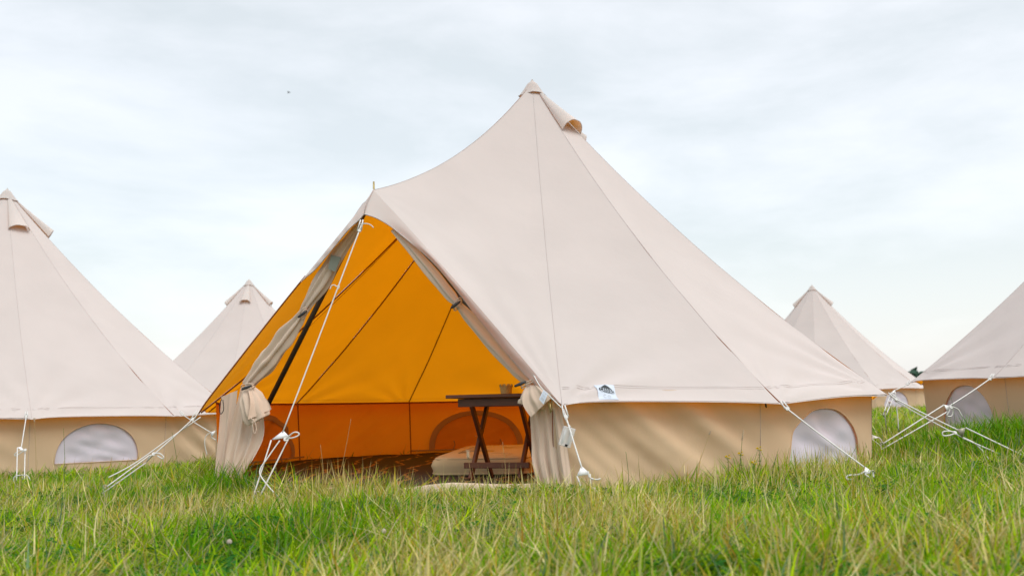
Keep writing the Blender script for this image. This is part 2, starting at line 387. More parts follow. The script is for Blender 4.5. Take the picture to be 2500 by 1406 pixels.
    def build_vent(s, roof, az, size=1.0, open_=0.055):
        """a flared canvas hood running down the roof from under the cap, open at its lower end"""
        a0 = az-s.ph; k = int(math.floor(a0/st)); u0 = a0/st-k
        n, m = 15, 14; V = []
        dirv = np.array([math.sin(az), -math.cos(az), 0]); side = np.array([math.cos(az), math.sin(az), 0])
        R0, R1 = 0.06, 0.41*size
        for i in range(m):
            q = i/(m-1); R = R0+(R1-R0)*q; half = 0.012+0.09*size*q; h = (open_*q**1.2+0.006)
            tt = R/2.6; zz = s.Pa[2]+tt*(s.c[2]+ZE-s.Pa[2])-s.sag*4*tt*(1-tt)
            for j in range(n):
                b = PI*j/(n-1); cx = math.cos(b); sz = math.sin(b)**0.75
                # the roof falls away on both sides of the hood
                drop = (half*cx)**2*0.35
                V.append(np.array([s.c[0], s.c[1], 0])+dirv*(R+0.05*q*sz*(1 if size else 0))+side*(half*cx)+np.array([0, 0, zz+0.002+h*sz*1.25-drop+0.002*math.sin(7*b+az)]))
        mb = MB(); mb.add(V, grid_faces(m, n)); tube(mb, np.array(V[-n:]), 0.004, 5, 0)
        o = mb.build('vent_hood', M['cap'], roof); return o
    def build_wall(s, panels, windows=(), res=(26, 20), wu=(0.2, 0.8), wtop=0.84, inner=()):
        mb = MB(); wins = []
        for k in panels:
            if k % 12 not in windows:
                nu, nv = res; UU, VV = np.meshgrid(np.linspace(0, 1, nu), np.linspace(0, 1, nv))
                mb.add(s.wallpt(k, UU, VV).reshape(-1, 3), grid_faces(nv, nu))
            else:
                a0, a1 = (wu[k % 12] if isinstance(wu, dict) else wu); uc, hw, v0 = (a0+a1)/2, (a1-a0)/2, 0.21
                def arch(n=60, g=1.0):
                    pts = []
                    for i in range(n):
                        b = 2*PI*i/n
                        cx, sy = math.cos(b), math.sin(b)
                        if sy >= 0: pts.append((uc+hw*g*cx, v0+(wtop-v0)*g*sy**0.85))
                        else:
                            tq = (b-PI)/PI; pts.append((uc-hw*g+2*hw*g*tq, v0-(g-1)*.12))
                    return pts
                A = np.array(arch())
                # matching points on the panel's outline
                Rr = []
                for (pu, pv) in A:
                    du, dv = pu-uc, pv-(v0+.16)
                    lim = []
                    if du > 1e-6: lim.append((1-uc)/du)
                    if du < -1e-6: lim.append(-uc/du)
                    if dv > 1e-6: lim.append((1-(v0+.16))/dv)
                    if dv < -1e-6: lim.append(-(v0+.16)/dv)
                    q = min(lim); Rr.append((uc+du*q, v0+.16+dv*q))
                Rr = np.array(Rr)
                for cu, cv in ((0, 0), (1, 0), (1, 1), (0, 1)):         # keep the panel's four corners
                    j = np.argmin((Rr[:, 0]-cu)**2+(Rr[:, 1]-cv)**2); Rr[j] = (cu, cv)
                nl = 12; V = []
                for i in range(nl):
                    q = i/(nl-1); G = A*(1-q)+Rr*q; V.append(s.wallpt(k, G[:, 0], G[:, 1]))
                mb.add(np.concatenate(V), [f[::-1] for f in grid_faces(nl, len(A), True)])
                wins.append((k, arch, uc, hw, v0))
            for tl in (0.0,):
                vv = np.linspace(0, .97, 16); tube(mb, s.wallpt(k, np.zeros(16), vv, 0.0004), 0.0014, 5, 2); tube(mb, s.wallpt(k, np.zeros(16), vv, -0.005), 0.005, 5, 1)
            uu = np.linspace(0, 1, 18); tube(mb, s.wallpt(k, uu, np.full(18, .985), -0.006), 0.007, 5, 1)
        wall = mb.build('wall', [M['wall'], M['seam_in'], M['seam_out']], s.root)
        for k, arch, uc, hw, v0 in wins:
            wo = None
            # the pale mesh, a little behind the canvas, slack and creased
            def fan(g, off, wr):
                nl = 12; V = []
                A = np.array(arch(60, g)); c0 = np.array([uc, v0+.2])
                for i in range(nl):
                    q = (i/(nl-1))
                    G = c0+(A-c0)*max(q, .01)
                    d = wr*(np.sin(G[:, 0]*31+G[:, 1]*9+k)*.5+np.sin(G[:, 0]*13-G[:, 1]*17+2*k)*.7+.5*np.sin(G[:, 1]*33+G[:, 0]*21))*(1-q**4)
                    V.append(s.wallpt(k, G[:, 0], G[:, 1], off)+(0 if wr == 0 else np.outer(d, np.cross(s.wt[(k+1) % 12]-s.wt[k % 12], [0, 0, 1.])/1.29)))
                return np.concatenate(V), [f[::-1] for f in grid_faces(nl, 60, True)]
            m2 = MB(); m2.add(*fan(1.03, -0.012, 0.008)); wo = m2.build('window', M['pane'], s.root)
            # piping sewn round the opening
            m4 = MB(); A = np.array(arch()); tube(m4, s.wallpt(k, np.append(A[:, 0], A[0, 0]), np.append(A[:, 1], A[0, 1]), 0.002), 0.004, 5)
            m4.build('window_piping', M['wall'], wo)
            m3 = MB(); m3.add(*fan(1.06, -0.035, 0.005)); m3.build('window_flap', M['wall'], wo)
            if k % 12 in inner:
                A1, A2 = np.array(arch(60, 1.06))[:31], np.array(arch(60, .93))[:31]; V = []
                for q in (0, .33, .66, 1): G = A1*(1-q)+A2*q; V.append(s.wallpt(k, G[:, 0], G[:, 1], -.045+.004*math.sin(q*9)))
                m5 = MB(); m5.add(np.concatenate(V), grid_faces(4, 31))
                for q in (uc-hw*.55, uc+hw*.5):
                    b0 = s.wallpt(k, [q], [v0+.02], -.05)[0]
                    tube(m5, [b0+[0, 0, .07], b0+[.01, -.02, .03], b0+[0, -.03, -.01], b0+[.02, -.03, -.06]], 0.006, 5, 0, 4)
                uu = np.linspace(0, 1, 20); tube(m5, s.wallpt(k, uu, np.full(20, v0-.01), -.045), 0.007, 5)
                m5.build('zip_band', M['double'], wo)
        return wall
GROUP = 'cream canvas bell tents pitched in the meadow'
# ---- the main tent, its door open
root = thing('bell_tent', 'large open cream bell tent in the middle with amber lit interior showing', 'tent', tuple(MAIN), GROUP)
T = Tent(root, MAIN, MPH, (44, 84))
T.corner[0] = at(1372, 989, 5.38); T.corner[1] = at(1908, 986, 5.72); T.corner[2] = at(2170, 966, 6.62); T.corner[10] = at(484, 1010, 6.69)
PEAK = at(912, 464, 6.19); T.corner[11] = PEAK
for k, dx_ in ((0, .02), (1, -.035), (2, 0.0)): T.wt[k] = T.wt[k]+np.array([dx_, 0, 0]); T.wb[k] = T.wb[k]+np.array([dx_, 0, 0])
T.fold = {0: 1.8, 1: .6, 6: .9, 7: 1.1, 8: .9, 5: .8, 9: .8}
roof = T.build_roof(range(12), {10: (T.corner[10], PEAK), 11: (PEAK, T.corner[0])})
T.build_cap()
T.build_vent(roof, math.radians(45), 1.0, 0.06)
T.build_vent(roof, math.radians(116), 1.0, 0.075)
T.build_vent(roof, math.radians(225), 1.0)
T.build_wall(range(0, 10), windows=(1, 6, 8), res=(60, 40), wu={1: (.20, .86), 6: (.13, .84), 8: (.15, .85)}, wtop=.80, inner=(6, 8))
# groundsheet: round floor with a low sill where the door is
mb = MB(); n = 72; V = [MAIN+np.array([0, 0, -.01])]
for r in (1.2, 2.0, 2.36): V += [MAIN+np.array([r*math.sin(2*PI*j/n), -r*math.cos(2*PI*j/n), -.01]) for j in range(n)]
mb.add(V, [(0, 1+j, 1+(j+1) % n) for j in range(n)]+[tuple(1+q for q in f) for f in grid_faces(3, n, True)])
aa = np.linspace(MPH-2*st-.02, MPH+.03, 60)
V = []
for R, z in ((2.36, -.008), (2.37, .012), (2.40, .022), (2.425, .016), (2.43, -.03), (2.435, -.10)):
    for i, a in enumerate(aa):
        rr = R+.012*math.sin(i*.7)+.008*math.sin(i*1.9); V.append(MAIN+np.array([rr*math.sin(a), -rr*math.cos(a), (z+(.006*math.sin(i*.45)) if z > 0 else z)-(.03*(1-float(sstep(-.45, -.2, a))) if z > -.02 else 0)]))
mb.add(V, grid_faces(6, len(aa)))
mb.build('groundsheet', M['curtain'], root)
# hood and hem over the doorway, from the roof edge to the sewn hem
def poly(P, n):
    P = np.array(P, float); s = np.concatenate([[0], np.cumsum(np.linalg.norm(np.diff(P[:, :3], axis=0), axis=1))]); q = np.linspace(0, s[-1], n)
    return np.stack([np.interp(q, s, P[:, i]) for i in range(P.shape[1])], -1)
hemR = smooth_path([at(889, 523, 6.06), at(915, 531, 6.06), at(945, 547, 6.05), at(975, 570, 6.02), at(1066, 650, 5.9), at(1180, 792, 5.73), at(1290, 922, 5.53), T.corner[0]+np.array([0.0, 0, 0.004])], 10)
hemL = smooth_path([at(889, 523, 6.06), at(877, 537, 6.09), at(850, 562, 6.13), at(816, 603, 6.2), at(772, 655, 6.28), at(747, 677, 6.33), at(738, 685, 6.345)], 10)
mb = MB()
for hem, kk, flip in ((hemR, 11, False), (hemL, 10, True)):
    n = 70; H = poly(hem, n); uu = np.linspace(0, 1, n)
    if kk == 11: E = T.roofpt(11, uu, np.ones(n), PEAK, T.corner[0])
    else: E = T.roofpt(10, 1-uu*.41, np.ones(n), T.corner[10], PEAK)
    V = []
    for q in np.linspace(0, 1, 9):
        P = E*(1-q)+H*q
        P = P+np.outer(0.018*math.sin(PI*q)*np.sin(PI*np.clip(uu*1.0, 0, 1))+.004*np.sin(uu*40+q*5)*q, np.array([-.35, -.9, .1]))
        V.append(P)
    mb.add(np.concatenate(V), grid_faces(9, n)); tube(mb, H, 0.0035, 5, 1)
tube(mb, [PEAK+[0, 0, .004], (PEAK+hemR[0])/2+np.array([-.012, -.02, 0]), hemR[0]], 0.003, 5, 1)
tube(mb, T.roofpt(10, np.linspace(0, .62, 40), np.ones(40), T.corner[10], PEAK, off=-.001), 0.005, 6, 2)
mb.build('door_hood', [M['cap'], M['seam_out'], M['seam_in']], root)
# A-frame door pole with its tip standing out of the roof, centre pole
mb = MB(); tube(mb, [at(909, 480, 6.24), at(581, 1132, 6.95)], 0.017, 10); tube(mb, [at(909, 480, 6.24), at(1515, 1172, 5.75)], 0.017, 10)
mb.build('door_pole', M['pole'], root)
mb = MB(); tube(mb, [PEAK+[0, .02, -.08], PEAK+[0, .01, .055]], [.008, .0055], 8); mb.build('pole_spike', M['brass'], root)
mb = MB(); tube(mb, [MAIN+[0, 0, 0], MAIN+[0, 0, 2.94]], 0.019, 12); mb.build('centre_pole', M['pole'], root)
# rolled and draped door curtains
def loft(mb, path, k=7, flat=0.55, seed=0, n=44, amp=.22, sub=9):
    """gathered cloth: path of (px, py, half width in px, distance)"""
    A = np.array([(*at(a, b, Yd), wpx*Yd/FPX) for a, b, wpx, Yd in path]); A = smooth_path(A, sub); V = []
    for i, (x, y, z, r) in enumerate(A):
        p = A[max(i-1, 0)][:3]; q = A[min(i+1, len(A)-1)][:3]; t = q-p; t /= np.linalg.norm(t)+1e-9
        view = np.array([x, y, z-CAMH]); view /= np.linalg.norm(view)
        sv = np.cross(t, view); sv /= np.linalg.norm(sv)+1e-9; dv = np.cross(sv, t)
        for j in range(n):
            a = 2*PI*j/n
            rr = r*(1+amp*math.sin(k*a+seed+i*.05)+.10*math.sin(3*a+i*.13+seed)+.10*math.sin(2*a+i*.31+seed)*math.sin(i*.23+seed)); V.append(np.array([x, y, z])+sv*rr*math.cos(a)+dv*rr*flat*math.sin(a))
    F = grid_faces(len(A), n, True)+[tuple(range(n)), tuple((len(A)-1)*n+j for j in range(n))]
    return mb.add(V, F)
def sheet(mb, La, Lb, nu=60, nv=40, folds=5, amp=.02, seed=0, ext=.6):
    A = poly(smooth_path([at(*p) for p in La], 8), nv); B = poly(smooth_path([at(*p) for p in Lb], 8), nv); V = []
    for i in range(nv):
        q = i/(nv-1); u = np.linspace(0, 1, nu)
        P = A[i]*(1-u[:, None])+B[i]*u[:, None]
        d = amp*(.35+.65*q)*(np.sin(2*PI*folds*u+seed+ext*math.sin(2.4*q+seed))+.4*np.sin(2*PI*folds*1.9*u+2*seed+q*2))
        V.append(P+np.outer(d, [-.15, -1, .02]))
    return mb.add(np.concatenate(V), grid_faces(nv, nu))
mb = MB()
loft(mb, [(885, 540, 4, 6.18), (872, 556, 7, 6.21), (860, 574, 9, 6.23), (820, 631, 13, 6.29), (789, 686, 17, 6.33), (752, 742, 11, 6.38), (740, 762, 9, 6.4), (726, 784, 12, 6.42), (697, 822, 19, 6.45), (672, 856, 17, 6.47), (650, 884, 20, 6.49), (624, 915, 15, 6.51), (603, 942, 11, 6.53)], 6, .5, 1, 60, .34)
sheet(mb, [(541, 968, 6.68), (535, 1060, 6.66), (524, 1174, 6.62)], [(580, 952, 6.62), (572, 1060, 6.62), (556, 1174, 6.58)], 40, 30, 2, .012, .4)
sheet(mb, [(590, 944, 6.58), (576, 1000, 6.56), (556, 1090, 6.52), (545, 1178, 6.5)], [(614, 944, 6.5), (640, 1000, 6.52), (647, 1058, 6.5), (628, 1108, 6.48), (588, 1168, 6.46)], 80, 44, 3.0, .017, 1.0, 1.1)
loft(mb, [(604, 944, 9, 6.47), (612, 968, 22, 6.44), (622, 1000, 27, 6.42), (634, 1024, 27, 6.42)], 6, .45, 2, 52, .2)
sheet(mb, [(606, 952, 6.42), (612, 985, 6.38), (606, 1024, 6.36)], [(628, 952, 6.46), (652, 975, 6.44), (664, 998, 6.42)], 40, 24, 2, .008, .2)
cl = mb.build('door_curtain', M['curtain'], root)
mb = MB()
loft(mb, [(957, 562, 3, 6.06), (1000, 603, 9, 6.02), (1052, 662, 13, 5.97), (1098, 718, 13, 5.91), (1120, 744, 9, 5.88), (1156, 784, 15, 5.85), (1218, 850, 18, 5.76), (1266, 903, 15, 5.68), (1298, 932, 11, 5.62)], 5, .5, 3)
loft(mb, [(1300, 932, 11, 5.58), (1304, 950, 25, 5.55), (1308, 974, 33, 5.53), (1304, 994, 33, 5.53)], 6, .5, 1.2, 56, .16)
sheet(mb, [(1285, 940, 5.54), (1276, 965, 5.5), (1278, 990, 5.48), (1296, 1018, 5.46)], [(1312, 940, 5.48), (1335, 950, 5.44), (1347, 958, 5.42), (1345, 972, 5.42)], 50, 26, 2.6, .007, .6)
sheet(mb, [(1292, 985, 5.58), (1298, 1080, 5.56), (1300, 1130, 5.54), (1316, 1192, 5.52)], [(1360, 978, 5.46), (1374, 1020, 5.46), (1386, 1100, 5.46), (1400, 1196, 5.46)], 90, 44, 3.6, .016, 2.0, .5)
cr = mb.build('door_curtain', M['curtain'], root)
# ties and toggles that hold the curtains
def ring(mb, px, py, Yd, rx, ry, r=.004, tilt=0.0, m=0):
    c = at(px, py, Yd); sc = Yd/FPX; P = []
    for j in range(25):
        a = 2*PI*j/24; x = rx*math.cos(a); z = ry*math.sin(a)
        P.append(c+np.array([sc*(x*math.cos(tilt)-z*math.sin(tilt)), -.028*math.sin(a*1.0+.8), sc*(x*math.sin(tilt)+z*math.cos(tilt))]))
    return tube(mb, P, r, 6, m)
for px, py, Yd, rx, til, par in ((740, 762, 6.37, 13, .9, cl), (604, 941, 6.45, 17, .1, cl), (1116, 740, 5.86, 15, .9, cr), (1292, 934, 5.53, 22, .35, cr)):
    mb = MB(); ring(mb, px, py, Yd, rx, 4, .0035, til); ring(mb, px+2, py+5, Yd, rx, 4, .0035, til); mb.build('tie_loop', M['curtain'], par)
    mb = MB(); c = at(px-2, py+5, Yd-.035)
    if par is cr: c = at(px-4, py+4, Yd-.035) if py < 800 else at(px-22, py+3, Yd-.04)
    dv = np.array([.9, 0, .35]) if py > 800 else np.array([.7, 0, .5]); dv = dv/np.linalg.norm(dv)
    tube(mb, [c-dv*.035, c-dv*.028, c, c+dv*.028, c+dv*.035], [.003, .007, .0095, .007, .003], 10); mb.build('toggle', M['black'], par)
for P in ([(612, 1020, 6.34), (622, 1030, 6.34), (626, 1048, 6.34), (621, 1058, 6.34), (617, 1040, 6.34), (620, 1022, 6.34)],):
    mb = MB(); tube(mb, [at(*p) for p in P], .003, 5, 0, 4); mb.build('tie_loop', M['curtain'], cl)
mb = MB(); tube(mb, [at(1342, 968, 5.43), at(1340, 985, 5.43), at(1345, 1005, 5.43), at(1349, 990, 5.43), at(1345, 970, 5.43)], .003, 5, 0, 4); tube(mb, [at(1343, 985, 5.42), at(1344, 1008, 5.42)], .0035, 6)
mb.build('tie_loop', M['brass'], cr)
mb = MB(); c = [at(808, 622, 6.25), at(833, 628, 6.25), at(818, 664, 6.25), at(801, 656, 6.25)]
c2 = [p+np.array([0, .004, 0]) for p in c]; mb.add(c+c2, [(0, 1, 2, 3), (7, 6, 5, 4), (0, 4, 5, 1), (1, 5, 6, 2), (2, 6, 7, 3), (3, 7, 4, 0)]); mb.build('velcro_patch', M['velcro'], cl, smooth=False)
for px, py, Yd in ((1869, 990, 5.78), (548, 1015, 6.75), (2124, 968, 6.9)):
    mb = MB(); c = at(px, py, Yd); tube(mb, [c+[0, 0, .015], c+[.002, 0, 0], c+[.004, 0, -.012]], [.004, .006, .003], 8); mb.build('toggle', M['black'], root)
mb = MB(); tube(mb, [at(541, 974, 6.62), at(536, 990, 6.62), at(538, 1010, 6.62), at(546, 1000, 6.62), at(544, 975, 6.62)], .003, 5, 0, 4); mb.build('tie_loop', M['black'], root)
# the white care tag on the right-hand curtain, printed with lines and bars
def quadmap(c):
    c = [np.array(q, float) for q in c]
    return lambda u, v: (c[0]*(1-u)*(1-v)+c[1]*u*(1-v)+c[2]*u*v+c[3]*(1-u)*v)
q = quadmap([at(1327, 951, 5.40), at(1338, 960, 5.38), at(1327, 987, 5.37), at(1316, 974, 5.39)])
fw = np.array([-.1, -1, 0.1])
mb = MB(); V = [q(u, v)+fw*.002*math.sin(3*v) for v in np.linspace(0, 1, 6) for u in np.linspace(0, 1, 4)]
mb.add(V, grid_faces(6, 4)); ct = mb.build('care_label', M['label'], cr); ct['label'] = 'small white printed tag'
mb = MB()
for v0, v1, us in ((.12, .17, (.2, .35, .45, .7)), (.17, .22, (.2, .3, .55, .8)), (.36, .38, (.15, .8)), (.42, .44, (.15, .7)), (.48, .5, (.15, .8)), *[(.62, .84, (.2+.1*i, .24+.1*i+.02*(i % 3))) for i in range(6)]):
    for a, b in zip(us[::2], us[1::2]):
        mb.add([q(u, v)+fw*(.002*math.sin(3*v)+.0015) for u, v in ((a, v0), (b, v0), (b, v1), (a, v1))], [(0, 1, 2, 3)])
mb.build('print', M['grey_ink'], ct, smooth=False)
# the sewn maker's patch on the eave
def roof_uv(k, px, py):
    u, t = .2, .97
    tgt = np.array([px, py])
    def pr(u, t):
        P = T.roofpt(k, u, t)-np.array([0, 0, CAMH]); yc = P[1]*cP+P[2]*sP; zc = -P[1]*sP+P[2]*cP
        a, b = FPX*P[0]/yc, -FPX*zc/yc
        return np.array([1250+a*cR+b*sR, 703-a*sR+b*cR])
    for _ in range(30):
        r = pr(u, t)-tgt; J = np.stack([(pr(u+1e-4, t)-pr(u, t))/1e-4, (pr(u, t+1e-4)-pr(u, t))/1e-4], 1)
        d = np.linalg.solve(J, -r); u = min(max(u+.6*d[0], 0), 1); t = min(max(t+.6*d[1], .5), 1)
    return np.array([u, t])
pc = [roof_uv(0, *p) for p in ((1449, 941), (1498, 941), (1511, 976), (1463, 976))]
def patch(x, y, off):       # x 0..1 right, y 0..1 down
    uv = pc[0]*(1-x)*(1-y)+pc[1]*x*(1-y)+pc[2]*x*y+pc[3]*(1-x)*y
    return T.roofpt(0, uv[0], uv[1], off=off)
mb = MB(); nn_ = 14
mb.add([patch(x, y, .0035) for y in np.linspace(0, 1, nn_) for x in np.linspace(0, 1, nn_)], grid_faces(nn_, nn_))
lp = mb.build('maker_patch', M['label'], root); lp['label'] = 'white sewn patch printed with a black roof emblem and lettering'
def strip(mb, top, bot, off):
    n = len(top); V = [patch(a[0]*(1-q)+b[0]*q, a[1]*(1-q)+b[1]*q, off) for q in np.linspace(0, 1, 10) for a, b in zip(top, bot)]
    mb.add(V, grid_faces(10, n))
mb = MB(); xs = np.linspace(.10, .92, 25); top = [(x, .40-.34*max(0, 1-abs(x-.5)/.41)**1.15) for x in xs]; bot = [(x, .50+.03*math.cos((x-.5)*8)+.10*abs(x-.5)) for x in xs]
strip(mb, top, bot, .006); mb.build('emblem', M['ink'], lp)
def letters(txt, x0, x1, y0, y1, off, mat, name, arch=0.0):
    cu = bpy.data.curves.new('t', 'FONT'); cu.body = txt; cu.align_x = 'LEFT'; cu.resolution_u = 3
    ob = bpy.data.objects.new('t', cu); COL.objects.link(ob); dg = bpy.context.evaluated_depsgraph_get()
    me = bpy.data.meshes.new_from_object(ob.evaluated_get(dg)); V = np.array([v.co[:] for v in me.vertices]); F = [tuple(p.vertices) for p in me.polygons]
    bpy.data.objects.remove(ob); bpy.data.curves.remove(cu); bpy.data.meshes.remove(me)
    mn, mxv = V.min(0), V.max(0); nx = (V[:, 0]-mn[0])/(mxv[0]-mn[0]); ny = (V[:, 1]-mn[1])/(mxv[1]-mn[1])
    P = []
    for a, b in zip(nx, ny):
        x = x0+(x1-x0)*a; y = y1+(y0-y1)*b+arch*(abs(a-.5)*2)**2; P.append(patch(x, y, off))
    m_ = MB(); m_.add(P, F); return m_.build(name, mat, lp, smooth=False)
letters('CANVAS', .15, .88, .36, .56, .009, M['label'], 'lettering')
letters('C O', .30, .68, .64, .84, .006, M['grey_ink'], 'lettering')

# ---- the tents behind
def back_tent(c, ph, label, vents, windows, res=(14, 26), wres=(22, 14), wu=(.2, .8), wtop=.8, fold=None, ztop=ZTOP):
    r = thing('bell_tent', label, 'tent', tuple(c), GROUP); t = Tent(r, c, ph, res, ztop); t.fold = fold or {}
    rf = t.build_roof(range(12)); t.build_cap()
    for a, o in vents: t.build_vent(rf, a, 1.05, o)
    t.build_wall(range(12), windows, wres, wu, wtop)
    mb = MB(); tube(mb, [c+[0, 0, -.06], c+[0, 0, 2.94]], .019, 8); mb.build('centre_pole', M['pole'], r)
    return r, t
lr, LT = back_tent(LEFT, 0.568, 'tall cream bell tent cut off by the left edge, half moon window below', [(math.radians(a), o) for a, o in ((44, .03), (117, .06), (200, .05), (290, .05))], (0,), (30, 50), (40, 26), (.17, .79), .80, {11: 1.2, 1: 1.0}, 2.965)
rr_, RT = back_tent(RIGHT, -1.7536, 'cream bell tent cut off by the right edge, window behind crossing ropes', [(math.radians(a), .06) for a in (-60, 30, 120, 210)], (0, 2), (30, 50), (40, 26), (.24, .86), .82)
sl, SLT = back_tent(SMALL_L, 0.1, 'distant cream bell tent peeping out between the left tent and the open one', [(math.radians(a), .045) for a in (-75, 5, 92, 185)], (0,))
sr, SRT = back_tent(SMALL_R, -0.3, 'distant cream bell tent rising behind the right slope of the open one', [(math.radians(a), .06) for a in (-106, 74, 165)], (1, 3, 0))

# ------------------------------------------------------------------ guy ropes
RG = 'white guy ropes staking out the tents'
def knot(mb, c, s=.008, m=0):
    c = np.array(c)
    for a in range(3):
        P = [c+s*np.array([math.cos(q+a*2), .6*math.sin(q*1.0+a), math.sin(q+a)]) for q in np.linspace(0, 5.6, 12)]
        tube(mb, P, s*.45, 6, m)
def plate(mb, A, B, tip, th=.004, m=0):
    A, B, tip = (np.array(q, float) for q in (A, B, tip)); c = (A+B+tip)/3
    nrm = np.cross(B-A, tip-A); nrm /= np.linalg.norm(nrm)
    P = []
    for a, b in ((A, B), (B, tip), (tip, A)): P += [a+(b-a)*.12, a+(b-a)*.88]
    P = [c+(p-c)*1.05 for p in P]; n = 6
    V = [p+nrm*th/2 for p in P]+[p-nrm*th/2 for p in P]
    F = [tuple(range(n)), tuple(range(2*n-1, n-1, -1))]+[(i, n+i, n+(i+1) % n, (i+1) % n) for i in range(n)]
    mb.add(V, F, m)
def guy(label, top, slid, peg, Ytop, Ys, Yp, sw=22, r=.0042, tail=None, loop=None, smat='slider', spread=16, knot_top=True, topP=None, sliderdir=(1, .15), extra=()):
    P0 = np.array(topP) if topP is not None else at(*top, Ytop)
    S = at(*slid, Ys); G = at(*peg, Yp)
    rt = thing('guy_rope', label, 'rope', tuple(G), RG)
    sc = Ys/FPX; dx, dz = sliderdir; ll = math.hypot(dx, dz); dx /= ll; dz /= ll
    d = G-S; d /= np.linalg.norm(d)
    sd = np.array([dx, 0, dz])*sw*sc
    S1, S2 = S+d*.035-sd, S+d*.035+sd
    mb = MB(); tube(mb, [P0, P0*.5+S*.5+np.array([0, 0, -.004]), S], r, 7, 0, 4)
    pg = [G+np.array([-.012, 0, 0]), G+np.array([.012, 0, 0])]
    gap = np.array([dx, 0, dz])*spread*Yp/FPX*.5
    tube(mb, [S1, S1*.5+(G-gap)*.5, G-gap], r, 7, 0, 3); tube(mb, [S2, S2*.5+(G+gap)*.5, G+gap], r, 7, 0, 3)
    if knot_top:
        knot(mb, P0+(S-P0)/np.linalg.norm(S-P0)*.05, .008)
        k0 = P0+(S-P0)/np.linalg.norm(S-P0)*.05
        tube(mb, [P0+[.006, -.005, .02], k0+[.012, 0, 0]], r, 6); tube(mb, [P0+[-.008, -.005, .02], k0+[-.012, 0, 0]], r, 6)
    if tail is not None: tube(mb, [at(*p) for p in tail], r*.95, 7, 0, 6)
    for e in extra: tube(mb, [at(*p) for p in e], r*.8, 6, 0, 5)
    mb.build('cord', M['rope'], rt)
    mb = MB(); plate(mb, S1, S2, S-d*.012); mb.build('slider', M[smat], rt)
    if loop is not None:
        mb = MB(); knot(mb, at(*loop[0]), .008); tube(mb, [at(*p) for p in loop], r, 7, 0, 6); mb.build('tied_loop', M['rope'], rt)
    mb = MB(); tube(mb, [G+[0, 0, .02], G+[0, 0, .03], G+[.012, .002, .034], G+[.02, .004, .02]], .0045, 6, 0, 3); tube(mb, [G+[0, 0, .03], G+(-d)*0+[.02, .03, -.18]], .0045, 6); mb.build('peg', M['metal_slider'], rt)
    return rt
guy('white guy rope running from the open doorway peak to a white slider in front', (884, 545), (690, 1056), (625, 1215), 6.03, 5.72, 5.6, 22,
    tail=[(683, 1075, 5.68), (655, 1115, 5.66), (634, 1150, 5.64), (650, 1180, 5.6), (690, 1225, 5.5)],
    extra=[[(880, 548, 6.0), (893, 546, 6.0), (904, 549, 6.0), (912, 556, 6.0)], [(822, 700, 5.88), (816, 696, 5.88), (809, 698, 5.88), (806, 706, 5.88)], [(820, 700, 5.88), (828, 698, 5.88), (826, 706, 5.88)]],
    loop=[(697, 1072, 5.66), (716, 1056, 5.64), (728, 1056, 5.64), (729, 1062, 5.64), (716, 1068, 5.64), (699, 1070, 5.66)])
guy('white guy rope right of the doorway with the battery box hanging on it', (1376, 998), (1421, 1143), (1438, 1222), 5.36, 5.15, 5.08, 16, spread=10,
    tail=[(1436, 1150, 5.08), (1440, 1165, 5.07), (1455, 1170, 5.06), (1467, 1168, 5.06)],
    loop=[(1436, 1205, 5.04), (1450, 1190, 5.04), (1455, 1215, 5.03), (1440, 1235, 5.02), (1462, 1232, 5.0), (1482, 1240, 4.98), (1490, 1252, 4.96)])
guy('white guy rope crossing in front of the half moon window of the open tent', (1908, 987), (2113, 1142), (2128, 1165), 5.70, 5.22, 5.18, 10, spread=10,
    tail=[(2112, 1150, 5.2), (2095, 1158, 5.2), (2072, 1160, 5.2), (2066, 1168, 5.2), (2082, 1170, 5.19)])
guy('white guy rope with a dark metal slider at the right end of the open tent', (2172, 966), (2340, 1050), (2620, 1178), 6.6, 6.32, 6.0, 13, smat='metal_slider', spread=14, sliderdir=(.35, 1),
    tail=[(2185, 978, 6.58), (2260, 1020, 6.45), (2335, 1060, 6.33), (2380, 1082, 6.28), (2410, 1115, 6.2), (2430, 1150, 6.1)],
    loop=[(2332, 1056, 6.28), (2318, 1052, 6.27), (2302, 1054, 6.27), (2303, 1063, 6.27), (2318, 1062, 6.27), (2330, 1058, 6.28)])
guy('white guy rope slanting down to the left from the doorway corner', (484, 1010), (372, 1112), (252, 1198), 6.66, 6.48, 6.25, 10, spread=14, sliderdir=(.5, 1),
    tail=[(490, 1018, 6.64), (420, 1066, 6.6), (330, 1130, 6.5), (265, 1165, 6.4)],
    loop=[(375, 1108, 6.44), (388, 1106, 6.43), (399, 1114, 6.43), (396, 1119, 6.43), (384, 1112, 6.43)])
guy('white guy rope hanging straight down at the left edge of the photo', (65, 1010), (52, 1092), (50, 1178), 8.86, 8.35, 7.98, 11, spread=22, sliderdir=(1, -.6),
    loop=[(62, 1098, 8.3), (48, 1100, 8.3), (36, 1108, 8.3), (40, 1112, 8.3), (58, 1100, 8.3)],
    tail=[(34, 1178, 7.96), (34, 1165, 7.96), (46, 1160, 7.96), (66, 1160, 7.96), (74, 1172, 7.96)])
guy('white guy rope of the left tent passing behind the tied door curtain', (440, 1008), (516, 1056), (600, 1110), 9.86, 9.5, 9.2, 9, spread=10, sliderdir=(.6, 1),
    tail=[(512, 1056, 9.45), (502, 1066, 9.45), (500, 1085, 9.45), (506, 1110, 9.45)])
